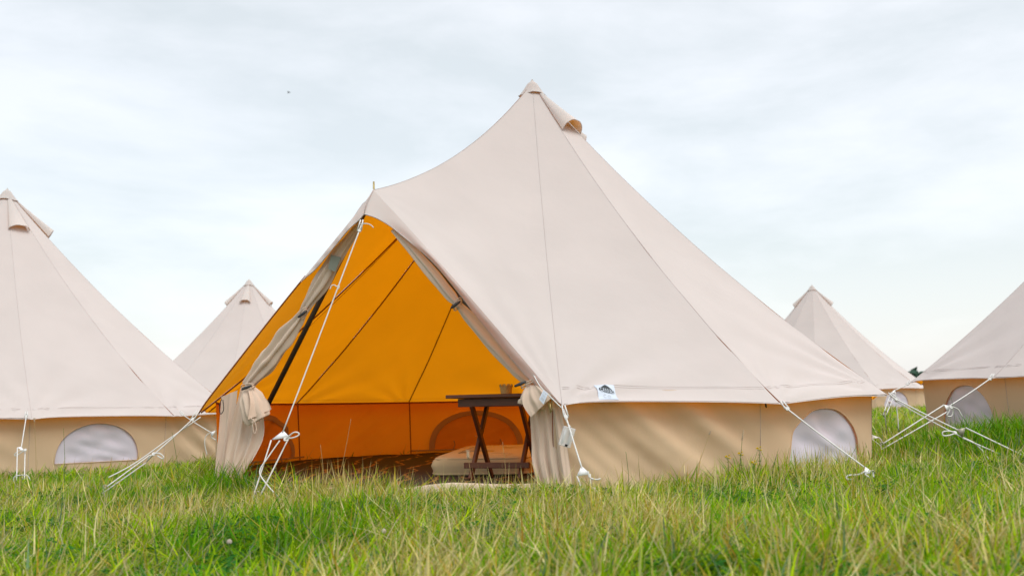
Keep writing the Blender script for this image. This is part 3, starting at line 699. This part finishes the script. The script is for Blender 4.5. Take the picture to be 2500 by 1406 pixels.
guy('white guy rope slanting from the right tent across its window', (2425, 919), (2316, 992), (2150, 1092), 7.6, 7.3, 6.95, 9, spread=10, sliderdir=(-.4, 1),
    tail=[(2322, 992, 7.26), (2340, 1000, 7.26), (2352, 1025, 7.26), (2357, 1040, 7.26)],
    loop=[(2322, 994, 7.26), (2316, 1006, 7.26), (2312, 1014, 7.26), (2322, 1016, 7.26), (2327, 1004, 7.26), (2324, 994, 7.26)])
guy('short slack white rope from the right tent corner behind the open tent', (2222, 934), (2183, 953), (2160, 1012), 8.9, 8.7, 8.5, 6, spread=8,
    tail=[(2184, 955, 8.66), (2188, 985, 8.64), (2192, 1020, 8.62), (2194, 1050, 8.6)])
guy('low white rope staked behind the right end of the open tent', (2085, 1030), (2132, 1064), (2158, 1090), 7.9, 7.75, 7.6, 9, spread=10, knot_top=False)
# ------------------------------------------------------------------ the string light's battery box
bb = thing('battery_box', 'clear plastic battery box hanging from the rope right of the doorway', 'battery box', tuple(at(1384, 1065, 5.30)))
c = at(1384, 1066, 5.30); tl = -.22
ax = np.array([math.cos(tl), 0.25, math.sin(tl)]); ax /= np.linalg.norm(ax); azv = np.array([-math.sin(tl), 0, math.cos(tl)]); ay = np.cross(azv, ax)
sc = 5.3/FPX
tlv = .35
ax = np.array([math.cos(tlv), .2, -math.sin(tlv)*.9]); ax /= np.linalg.norm(ax); azv = np.array([math.sin(tlv), 0, math.cos(tlv)]); azv -= ax*azv.dot(ax); azv /= np.linalg.norm(azv); ay = np.cross(azv, ax)
mb = MB(); box(mb, c, ax*15*sc, ay*.012, azv*24*sc, 0, .003); mb.build('case', M['clear'], bb, smooth=False)
for i in (-.45, .45):
    mb = MB(); p = c+ax*15*sc*i*1.1; tube(mb, [p-azv*19*sc, p-azv*18.5*sc, p+azv*14*sc, p+azv*14.5*sc, p+azv*17*sc], [.004, .0068, .0068, .003, .003], 12); mb.build('battery', M['cell'], bb)
mb = MB(); box(mb, c-azv*20*sc-ay*.014+ax*.006, ax*.007, ay*.002, azv*.006, 0, .001); mb.build('switch', M['black'], bb)
mb = MB(); tube(mb, [at(1375, 1004, 5.34), at(1380, 1022, 5.32), c+azv*25*sc], .0028, 6, 0, 4); tube(mb, [at(1382, 1018, 5.31), at(1384, 1030, 5.31), c+azv*25*sc+ax*.006], .0024, 6, 0, 4)
tube(mb, [at(1376, 1000, 5.35), at(1345, 970, 5.38), at(1318, 942, 5.42), at(1300, 912, 5.5), at(1270, 880, 5.56), at(1245, 852, 5.60)], .0032, 6, 0, 5); mb.build('wire', M['rope'], bb)
# ------------------------------------------------------------------ inside: rug, mattress, table, pot
mb = MB(); uu = np.linspace(0, 1, 40)
V = []
for v in np.linspace(0, 1, 30):
    for u in uu:
        p = np.array([-2.3+u*3.4, 5.5+v*4.6, 0.0])
        d = p-MAIN; p = MAIN+d*min(1, 2.35/np.linalg.norm(d[:2])); p[2] = .004+.010*abs(math.sin(u*9+v*4))*math.sin(PI*min(1, v*3))+.004*math.sin(u*31+v*13); V.append(p)
mb.add(V, grid_faces(30, 40)); rug = mb.build('rug', M['rug'], loc=(-.4, 7.3, 0)); tag(rug, 'dark brown rug with ochre streaks on the floor of the open tent', 'rug')
A0 = on(1045, 1161, 0.015); mt = thing('mattress', 'low tan mattress lying on the rug behind the wooden table', 'mattress', tuple(A0))
fx = np.array([1.0, -.05, 0]); fy = np.array([.06, 1.0, 0]); fx /= np.linalg.norm(fx); fy /= np.linalg.norm(fy)
Wm, Dm, Hm = .66, 2.25, .105; mb = MB(); nu, nv = 34, 40
prof = [(0, 0), (.0, .25), (-.012, .5), (0, .8), (.02, .95), (.06, 1.0)]
V = []; ring_n = 80
def mloop(q):
    P = []
    for i in range(ring_n):
        a = 2*PI*i/ring_n; cx = np.sign(math.cos(a))*abs(math.cos(a))**.22; cy = np.sign(math.sin(a))*abs(math.sin(a))**.22; P.append((cx*(Wm/2-q), cy*(Dm/2-q)))
    return P
for ins, zf in prof:
    for i, (x, y) in enumerate(mloop(ins)): V.append(A0+fx*(x+Wm/2)+fy*(y+Dm/2)+np.array([0, 0, Hm*zf+.004*math.sin(i*.8)*zf]))
for q in (.16, .3, .45, .55):
    for i, (x, y) in enumerate(mloop(q)): V.append(A0+fx*(x+Wm/2)+fy*(y+Dm/2)+np.array([0, 0, Hm+.006*math.sin(x*9)*math.cos(y*7)]))
F = grid_faces(len(prof)+4, ring_n, True)+[tuple((len(prof)+3)*ring_n+i for i in range(ring_n))]
mb.add(V, F); mb.build('body', M['mattress'], mt)
mb = MB()
for zf, ins in ((.93, .016), (.06, .0)):
    Lp_ = [A0+fx*(x+Wm/2)+fy*(y+Dm/2)+np.array([0, 0, Hm*zf]) for x, y in mloop(ins)]; tube(mb, Lp_+[Lp_[0]], .005, 5)
mb.build('piping', M['mattress'], mt)
# folding table with crossed legs
F0 = on(1148, 1172, 0.012); tb = thing('folding_table', 'small dark wooden folding table with crossed legs inside the open tent', 'table', tuple(F0))
lx_ = np.array([.955, -.295, 0]); wx = np.array([.295, .955, 0]); up = np.array([0, 0, 1.])
HT = at(1175, 970, 6.3)[2]; TW, TL = .33, .30
def leg(a, b, off):
    m_ = MB(); a = a+lx_*off; b = b+lx_*off; d = b-a; h = np.linalg.norm(d)/2; d /= 2*h; sd = np.cross(d, lx_); box(m_, (a+b)/2, lx_*.010, sd*.019, d*h, 0, .003); return m_.build('leg', M['wood'], tb, smooth=False)
for o in (0, TL):
    leg(F0+lx_*o, F0+lx_*o+wx*TW*1.02+up*(HT-.055), 0.0); leg(F0+lx_*o+wx*TW, F0+lx_*o-wx*.02+up*(HT-.055), .022)
mb = MB(); box(mb, F0+lx_*(TL/2+.01)+up*.085+wx*.03-wx*.02, lx_*(TL/2+.05), wx*.008, up*.017, 0, .003); mb.build('foot_bar', M['wood'], tb, smooth=False)
mb = MB()
for i in (0, 1):
    box(mb, F0+lx_*(TL/2+.01)+up*(HT-.045)+wx*(-.02 if i == 0 else TW+.02), lx_*(TL/2+.07), wx*.010, up*.024, 0, .003)
for o in (-.055, TL+.07): box(mb, F0+lx_*o+up*(HT-.045)+wx*TW/2, lx_*.010, wx*(TW/2+.006), up*.022, 0, .003)
mb.build('apron', M['wood'], tb, smooth=False)
mb = MB(); nsl = 6
for i in range(nsl):
    y = -.09+(TW+.18)*(i+.5)/nsl; box(mb, F0+lx_*(TL/2)+up*(HT-.008)+wx*y, lx_*(TL/2+.115), wx*((TW+.18)/nsl/2-.003), up*.010, 0, .003)
mb.build('table_top', M['wood'], tb, smooth=False)
# paper pot with a cut rim
pc0 = at(1236, 962, 6.30); pc0[2] = HT+.004
pot = thing('paper_pot', 'small straw coloured paper pot with a notched rim on the table', 'pot', tuple(pc0))
mb = MB(); n = 48; V = []
for r, z in ((.0, .002), (.032, .0), (.034, .03), (.038, .055), (.041, .066)):
    for j in range(n):
        a = 2*PI*j/n; V.append(pc0+np.array([r*math.cos(a)*(1+.02*math.cos(8*a)), r*math.sin(a), z+(0.007*(1 if (j//3) % 2 else -1) if z > .06 else 0)]))
mb.add(V, grid_faces(5, n, True)); V = [pc0+(p-pc0)*np.array([.93, .93, 1.0])+[0, 0, .003] for p in V]; mb.add(V, grid_faces(5, n, True)); mb.build('cup', M['pot'], pot, smooth=True)

# ------------------------------------------------------------------ grass
def blades(name, P, hgt, wid, lean, ldir, curl, cols, mat, nseg=4, twist=None):
    """one mesh of many curved blades. P (n,3) roots"""
    n = len(P); k = nseg+1
    t = np.linspace(0, 1, k)[None, :]
    ang = lean[:, None]+curl[:, None]*t                         # angle from upright, growing towards the tip
    ds = hgt[:, None]/nseg
    hx = np.concatenate([np.zeros((n, 1)), np.cumsum(np.sin((ang[:, 1:]+ang[:, :-1])/2)*ds, 1)], 1)
    hz = np.concatenate([np.zeros((n, 1)), np.cumsum(np.cos((ang[:, 1:]+ang[:, :-1])/2)*ds, 1)], 1)
    dx, dy = np.cos(ldir), np.sin(ldir)
    cx = P[:, 0:1]+dx[:, None]*hx; cy = P[:, 1:2]+dy[:, None]*hx; cz = P[:, 2:3]+hz
    fa = ldir+PI/2 if twist is None else twist
    prof = (1-t**2.2)*.5*(0.75+.5*np.sin(PI*t)); prof[:, -1] = 0.02
    wx_ = np.cos(fa)[:, None]*wid[:, None]*prof; wy = np.sin(fa)[:, None]*wid[:, None]*prof
    V = np.empty((n, k, 2, 3)); V[:, :, 0, 0] = cx-wx_; V[:, :, 1, 0] = cx+wx_; V[:, :, 0, 1] = cy-wy; V[:, :, 1, 1] = cy+wy; V[:, :, :, 2] = cz[:, :, None]
    base = (np.arange(n)*k*2)[:, None]+(np.arange(nseg)*2)[None, :]
    F = np.stack([base, base+1, base+3, base+2], -1).reshape(-1, 4)
    me = bpy.data.meshes.new(name); me.vertices.add(n*k*2); me.vertices.foreach_set('co', V.reshape(-1).astype(np.float32))
    me.loops.add(F.size); me.loops.foreach_set('vertex_index', F.reshape(-1).astype(np.int32)); me.polygons.add(len(F))
    me.polygons.foreach_set('loop_start', (np.arange(len(F))*4).astype(np.int32))
    me.polygons.foreach_set('use_smooth', np.ones(len(F), bool))
    at_ = me.attributes.new('tint', 'FLOAT_COLOR', 'POINT'); cc = np.ones((n, k*2, 4), np.float32); cc[:, :, :3] = cols[:, None, :]
    at_.data.foreach_set('color', cc.reshape(-1)); me.materials.append(mat); me.update(calc_edges=True); me.validate()
    o = bpy.data.objects.new(name, me); COL.objects.link(o); return o
def scatter(y0, y1, dens, margin=.5):
    A = 0
    n = int(dens*((y1*y1-y0*y0)*.53+2*margin*(y1-y0)))
    y = np.sqrt(rng.random(n)*(y1*y1-y0*y0)+y0*y0); x = (rng.random(n)*2-1)*(.53*y+margin)
    return x, y
def clear_of_tents(x, y):
    ok = np.ones(len(x), bool)
    for i, c in enumerate(TENTS):
        dx, dy = x-c[0], y-c[1]; d = np.hypot(dx, dy); lim = 2.44
        ok &= d > lim
    return ok
xs, ys, lod = [], [], []
for y0, y1, dn, sc_ in ((1.7, 2.7, 3500, 1), (2.7, 4.2, 7500, 1), (4.2, 5.9, 7000, 1), (5.9, 8.5, 4000, 1.25), (8.5, 14, 1500, 1.7), (14, 34, 330, 2.6)):
    x, y = scatter(y0, y1, dn); m_ = clear_of_tents(x, y)
    if y0 > 14: m_ &= (x > -12)
    xs.append(x[m_]); ys.append(y[m_]); lod.append(np.full(m_.sum(), sc_))
x = np.concatenate(xs); y = np.concatenate(ys); sc_ = np.concatenate(lod); n = len(x)
# most blades belong to a tussock and lean out of its middle
cell = .13*sc_**.5; ci = np.floor(x/cell); cj = np.floor(y/cell)
hsh = lambda a, b, q: np.modf(np.abs(np.sin(a*12.9898+b*78.233+q*3.17)*43758.5453))[0]
tx, ty = (ci+hsh(ci, cj, 1))*cell, (cj+hsh(ci, cj, 2))*cell
tus = rng.random(n) < .72
pull = np.where(tus, .30+.35*rng.random(n), 1.0)
x, y = tx+(x-tx)*pull, ty+(y-ty)*pull
th, tc, td = hsh(ci, cj, 3), hsh(ci, cj, 4), np.arctan2(y-ty, x-tx)
ok = clear_of_tents(x, y); x, y, sc_, tus, th, tc, td = (q[ok] for q in (x, y, sc_, tus, th, tc, td)); n = len(x)
patch_g = vnoise(x, y, 1.5, 11)*.5+vnoise(x, y, 4.5, 12)*.25+.25*tc        # green against straw
tall = vnoise(x, y, 1.1, 21)*.5+vnoise(x, y, 3.7, 22)*.5
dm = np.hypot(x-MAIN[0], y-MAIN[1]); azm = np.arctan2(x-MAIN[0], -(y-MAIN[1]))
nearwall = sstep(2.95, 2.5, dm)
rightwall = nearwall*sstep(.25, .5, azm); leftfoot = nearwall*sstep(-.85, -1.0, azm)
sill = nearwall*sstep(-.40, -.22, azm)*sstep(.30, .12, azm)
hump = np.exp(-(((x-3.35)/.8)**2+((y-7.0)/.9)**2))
lf = np.exp(-(((x+1.75)/.28)**2+((y-6.15)/.25)**2))
kind = rng.random(n)
straw_p = np.clip(.28+1.8*(.50-patch_g), .05, .72)
dry = kind < straw_p
hgt = (.052+.100*rng.random(n)**1.5+.08*(tall-.45)+np.where(tus, .075*(th-.35), 0))*(1+.75*rightwall+.8*hump+.4*lf+.25*leftfoot)*(1-.30*sill)*(1+.55*nearwall*sstep(-1.0, -.9, azm)*sstep(-.25, -.4, azm))
wid = (.0036+.0056*rng.random(n)**1.8)*sc_*(1+.15*sstep(4.2, 3.2, y))
hgt = np.where(dry, hgt*(1.05+.7*rng.random(n)**2), hgt); wid = np.where(dry, wid*.66, wid)
lay = rng.random(n) < np.where(dry, .45, .22)*(1-.6*rightwall)
lean = np.where(lay, 1.0+.5*rng.random(n), np.where(dry, .3+.8*rng.random(n), .05+.8*rng.random(n)**1.2))
wind = vnoise(x, y, .8, 31)
ldir = np.where(tus & (rng.random(n) < .7), td+rng.normal(0, .5, n), np.where(rng.random(n) < .5, (wind-.5)*2.4+rng.normal(0, .6, n), rng.random(n)*2*PI))
curl = np.where(lay, rng.normal(.05, .45, n), np.where(dry, rng.normal(.3, .8, n), .2+1.1*rng.random(n)))
hgt = np.where(lay, hgt*1.35, hgt)*(1+.25*sstep(3.9, 3.1, y)*sstep(-.2, .6, x))
zlift = np.where(lay, .012+.035*rng.random(n), 0)
gsel = rng.random(n)[:, None]
green = np.array([[.09, .33, .003]])*(1-gsel)+np.array([[.47, .60, .006]])*gsel
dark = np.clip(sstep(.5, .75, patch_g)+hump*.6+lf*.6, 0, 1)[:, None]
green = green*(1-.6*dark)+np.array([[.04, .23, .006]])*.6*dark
blue = (rng.random(n) < .08)[:, None]; green = np.where(blue, np.array([[.13, .22, .11]]), green)
straw = np.array([[.50, .40, .035]])*(1-gsel)+np.array([[.86, .77, .42]])*gsel**1.4
orange = (rng.random(n) < .06)[:, None]; straw = np.where(orange, np.array([[.50, .30, .04]]), straw)
cols = np.where(dry[:, None], straw, green)*(.55+.7*rng.random(n))[:, None]
tw = np.where(rng.random(n) < .5, ldir+PI/2, rng.random(n)*2*PI)
P = np.stack([x, y, ground_z(x, y)-.006+zlift], -1)
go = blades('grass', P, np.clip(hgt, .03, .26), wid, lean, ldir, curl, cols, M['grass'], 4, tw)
tag(go, 'long mixed green and straw coloured meadow grass round the tents', 'grass', None, 'stuff')
# loose dry stalks, thin and long, standing out of the sward
x, y = scatter(2.2, 7.2, 200); m_ = clear_of_tents(x, y); x, y = x[m_], y[m_]; n = len(x)
gsel = rng.random(n)[:, None]
cols = np.array([[.50, .41, .20]])*(1-gsel)+np.array([[.62, .56, .40]])*gsel; gg = (rng.random(n) < .3)[:, None]; cols = np.where(gg, np.array([[.12, .21, .03]]), cols)
dm = np.hypot(x-MAIN[0], y-MAIN[1]); azm = np.arctan2(x-MAIN[0], -(y-MAIN[1])); sill = sstep(3.0, 2.5, dm)*sstep(-.95, -.85, azm)*sstep(.30, .12, azm)
so = blades('dry_stalks', np.stack([x, y, ground_z(x, y)], -1), (.10+.15*rng.random(n)**1.5)*(1-.3*sill), .0022+.0016*rng.random(n), .1+1.2*rng.random(n), (rng.normal(.2, 1.1, n)), rng.normal(.25, .35, n), cols, M['grass'], 5, rng.random(n)*6.28)
tag(so, 'thin dry stalks standing out of the meadow grass', 'grass stalks', None, 'stuff')
# clover leaves
x, y = scatter(2.3, 6.6, 900); m_ = clear_of_tents(x, y) & (vnoise(x, y, 2.6, 41)*.6+vnoise(x, y, 7, 42)*.4 > .58); x, y = x[m_], y[m_]
ex = rng.normal(.98, .10, 130); ey = rng.normal(5.12, .12, 130); x = np.append(x, ex); y = np.append(y, ey)
mb = MB(); n = len(x); gz = ground_z(x, y)
for i in range(n):
    r = .009+.008*random.random(); h = .045+.045*random.random(); a0 = random.random()*6.28; tx, ty = random.uniform(-.5, .5), random.uniform(-.5, .5); c = np.array([x[i], y[i], gz[i]+h])
    for j in range(3):
        a = a0+j*2.094; d = np.array([math.cos(a), math.sin(a), tx*math.cos(a)+ty*math.sin(a)]); e = np.array([-math.sin(a), math.cos(a), -tx*math.sin(a)+ty*math.cos(a)])
        V = [c, c+d*r*.5+e*r*.45+[0, 0, .12*r], c+d*r*1.15+e*r*.6+[0, 0, .05*r], c+d*r*1.3, c+d*r*1.15-e*r*.6+[0, 0, .05*r], c+d*r*.5-e*r*.45+[0, 0, .12*r], c+d*r*.6-[0, 0, .1*r]]
        mb.add(V, [(0, 6, 1), (1, 6, 3, 2), (6, 5, 4, 3), (0, 5, 6)])
co = mb.build('clover_leaves', M['clover']); tag(co, 'dark green clover leaves scattered low in the grass', 'clover', None, 'stuff')
# single plants one can point to
def stem_to(mb, base, top, r0, r1, bend=(0, 0, 0), m=0):
    base, top = np.array(base), np.array(top); mid = (base+top)/2+np.array(bend); tube(mb, [base, mid, top], [r0, r1], 5, m, 5)
def rattle(px, py, Yd, label):
    top = at(px, py, Yd); gb = np.array([top[0]-.005, top[1], float(ground_z(top[0], top[1]))]); o = thing('wildflower', label, 'wildflower', tuple(gb), 'yellow wildflowers by the tent wall')
    mb = MB(); stem_to(mb, gb, top, .0022, .0016, (.004, 0, 0)); mb.build('stem', M['stem'], o)
    H = top[2]-gb[2]
    for q in (.35, .55, .72, .86, .96):
        mb = MB(); c = gb+(top-gb)*q; a0 = q*9
        for j in (0, 1, 2, 3):
            a = a0+j*PI/2; d = np.array([math.cos(a), math.sin(a), .35]); e = np.array([-math.sin(a), math.cos(a), 0]); r = .022*(1.15-.5*q)
            mb.add([c, c+d*r*.5+e*r*.22, c+d*r*1.1, c+d*r*.5-e*r*.22], [(0, 1, 2, 3)])
        mb.build('leaf', M['stem'], o)
    mb = MB()
    for j in range(5):
        a = j*1.3; c = top+np.array([.006*math.cos(a), .006*math.sin(a), .004*j-.008]); d = np.array([math.cos(a)*.7, math.sin(a)*.7, .5])
        tube(mb, [c, c+d*.008, c+d*.014], [.002, .0042, .0015], 6)
    mb.build('flower', M['yellow'], o)
for px, py, Yd, lb in ((1853, 1096, 5.52, 'tallest yellow wildflower against the tent wall'), (1808, 1108, 5.5, 'thin budding wildflower between two yellow ones by the wall'), (1777, 1116, 5.48, 'leftmost of the yellow wildflowers by the tent wall'), (1840, 1130, 5.45, 'shortest wildflower close beside the tallest yellow one')): rattle(px, py, Yd, lb)
def clover_head(px, py, Yd, label, col='white_petal', r=.008):
    c = at(px, py, Yd); gb = np.array([c[0], c[1]+.01, float(ground_z(c[0], c[1]))]); o = thing('clover_flower', label, 'clover flower', tuple(gb), 'pale clover heads in the grass')
    mb = MB(); stem_to(mb, gb, c, .0016, .0014, (.004, 0, 0)); mb.build('stem', M['stem'], o); mb = MB()
    for j in range(42):
        z = 1-1.7*j/41; a = j*2.4; q = math.sqrt(max(0, 1-z*z)); d = np.array([q*math.cos(a), q*math.sin(a), z])
        tube(mb, [c+d*r*.3, c+d*r*.8, c+d*r*1.15], [.0012, .0022, .0008], 5)
    mb.build('flower_head', M[col], o)
for px, py, Yd, lb in ((560, 1322, 3.55, 'white clover head low in the grass at the left foreground'), (937, 1296, 3.7, 'white clover head below the open doorway in the foreground'), (1272, 1256, 4.25, 'small white clover head in the short grass below the door sill'), (1480, 1194, 5.0, 'faded clover head at the foot of the canvas wall'), (2172, 982, 7.4, 'pinkish clover head in the tall grass at the right tent')): clover_head(px, py, Yd, lb)
def seedstem(px0, py0, px1, py1, Yd, label, head=True, col='straw', hr=.005, hl=.05):
    top = at(px1, py1, Yd); b = at(px0, py0, Yd); b[2] = float(ground_z(b[0], b[1])); o = thing('grass_stem', label, 'grass stem', tuple(b), 'single tall grass stems')
    mb = MB(); stem_to(mb, b, top, .0018, .0010, (.01, 0, 0)); mb.build('stem', M[col], o)
    if head:
        d = top-b; d /= np.linalg.norm(d); mb = MB(); tube(mb, [top-d*hl*.2, top+d*hl*.2, top+d*hl*.6, top+d*hl], [.001, hr, hr*.8, .0008], 7)
        for j in range(26):
            q = -.1+1.05*j/26; a = j*2.4; e = np.array([math.cos(a), math.sin(a), .8]); p = top+d*hl*q
            tube(mb, [p, p+e*hr*1.2, p+e*hr*1.9], [.0011, .0013, .0004], 4)
        mb.build('seed_head', M['seed'], o)
for a in ((1150, 1180, 1143, 1118, 5.35, 'pale fluffy seed head standing before the table legs', True, 'straw', .006, .04), (808, 1165, 857, 1022, 5.6, 'long golden bare stem leaning right before the orange wall', False), (790, 1180, 782, 1085, 5.55, 'thin upright straw stem left of the golden leaning one', False),
          (1232, 1190, 1227, 1078, 5.3, 'straight straw stem in front of the table foot bar', False), (1530, 1180, 1528, 1102, 5.15, 'upright green stem against the folds of the canvas wall', False, 'stem'), (1660, 1180, 1732, 1060, 5.3, 'reddish stem with a small head leaning across the canvas wall', True, 'straw', .003, .02),
          (1785, 1160, 1812, 1072, 5.3, 'green grass ear leaning right beside the yellow wildflowers', True, 'stem', .003, .05), (1940, 1200, 1937, 1098, 5.1, 'tall dark grass stem in front of the half moon window', False, 'stem'), (155, 1190, 155, 1045, 6.6, 'tall dark stem left of the half moon window of the left tent', False, 'stem'), (442, 1170, 420, 1055, 6.3, 'dark leaning stem between the left window and the curtain', False, 'stem'),
          (2330, 1010, 2322, 965, 6.4, 'thin dark stem crossing the ropes at the right', False, 'stem'), (88, 1130, 84, 1030, 7.6, 'straw stem with a loose head before the left tent wall', True, 'straw', .004, .03)): seedstem(*a)

# ------------------------------------------------------------------ far wood and a bird
mb = MB(); r_ = np.random.default_rng(3)
for i in range(420):
    tx = -260+520*i/420+r_.normal(0, 2); ty = 235+r_.normal(0, 9); th = 6.5+.8*r_.random(); gz_ = float(ground_z(tx, ty))
    tube(mb, [[tx, ty, gz_-.3], [tx, ty, gz_+th*.6]], [.25, .1], 5, 1)
    for j in range(60):
        d = r_.normal(0, 1, 3); d /= np.linalg.norm(d); d *= r_.random()**.4; c = np.array([tx, ty, gz_+th*.52])+d*np.array([2.6, 2.6, th*.46])
        a = r_.normal(0, 1, 3); a /= np.linalg.norm(a); b = np.cross(a, r_.normal(0, 1, 3)); b /= np.linalg.norm(b); s_ = .8+.6*r_.random()
        mb.add([c-a*s_, c-b*s_*.7, c+a*s_, c+b*s_*.7], [(0, 1, 2, 3)])
fw_ = mb.build('far_wood', [M['wood_far'], M['pole']], smooth=False); tag(fw_, 'dark strip of distant woodland between the right hand tents', 'wood', None, 'stuff')
bc = at(705, 227, 60.0); bd = thing('bird', 'tiny dark bird high in the left sky', 'bird', tuple(bc)); mb = MB()
tube(mb, [bc+[-.09, 0, -.03], bc+[-.03, 0, 0], bc+[.05, 0, .02], bc+[.10, 0, .035]], [.006, .028, .022, .01], 8); mb.build('body', M['black'], bd)
for s_ in (-1, 1):
    mb = MB(); mb.add([bc+[.04, 0, .02], bc+[-.02, 0, .01], bc+[-.05, s_*.10, .05], bc+[-.10, s_*.2, .03], bc+[0, s_*.11, .06]], [(0, 1, 2, 4), (4, 2, 3)]); mb.build('wing', M['black'], bd)
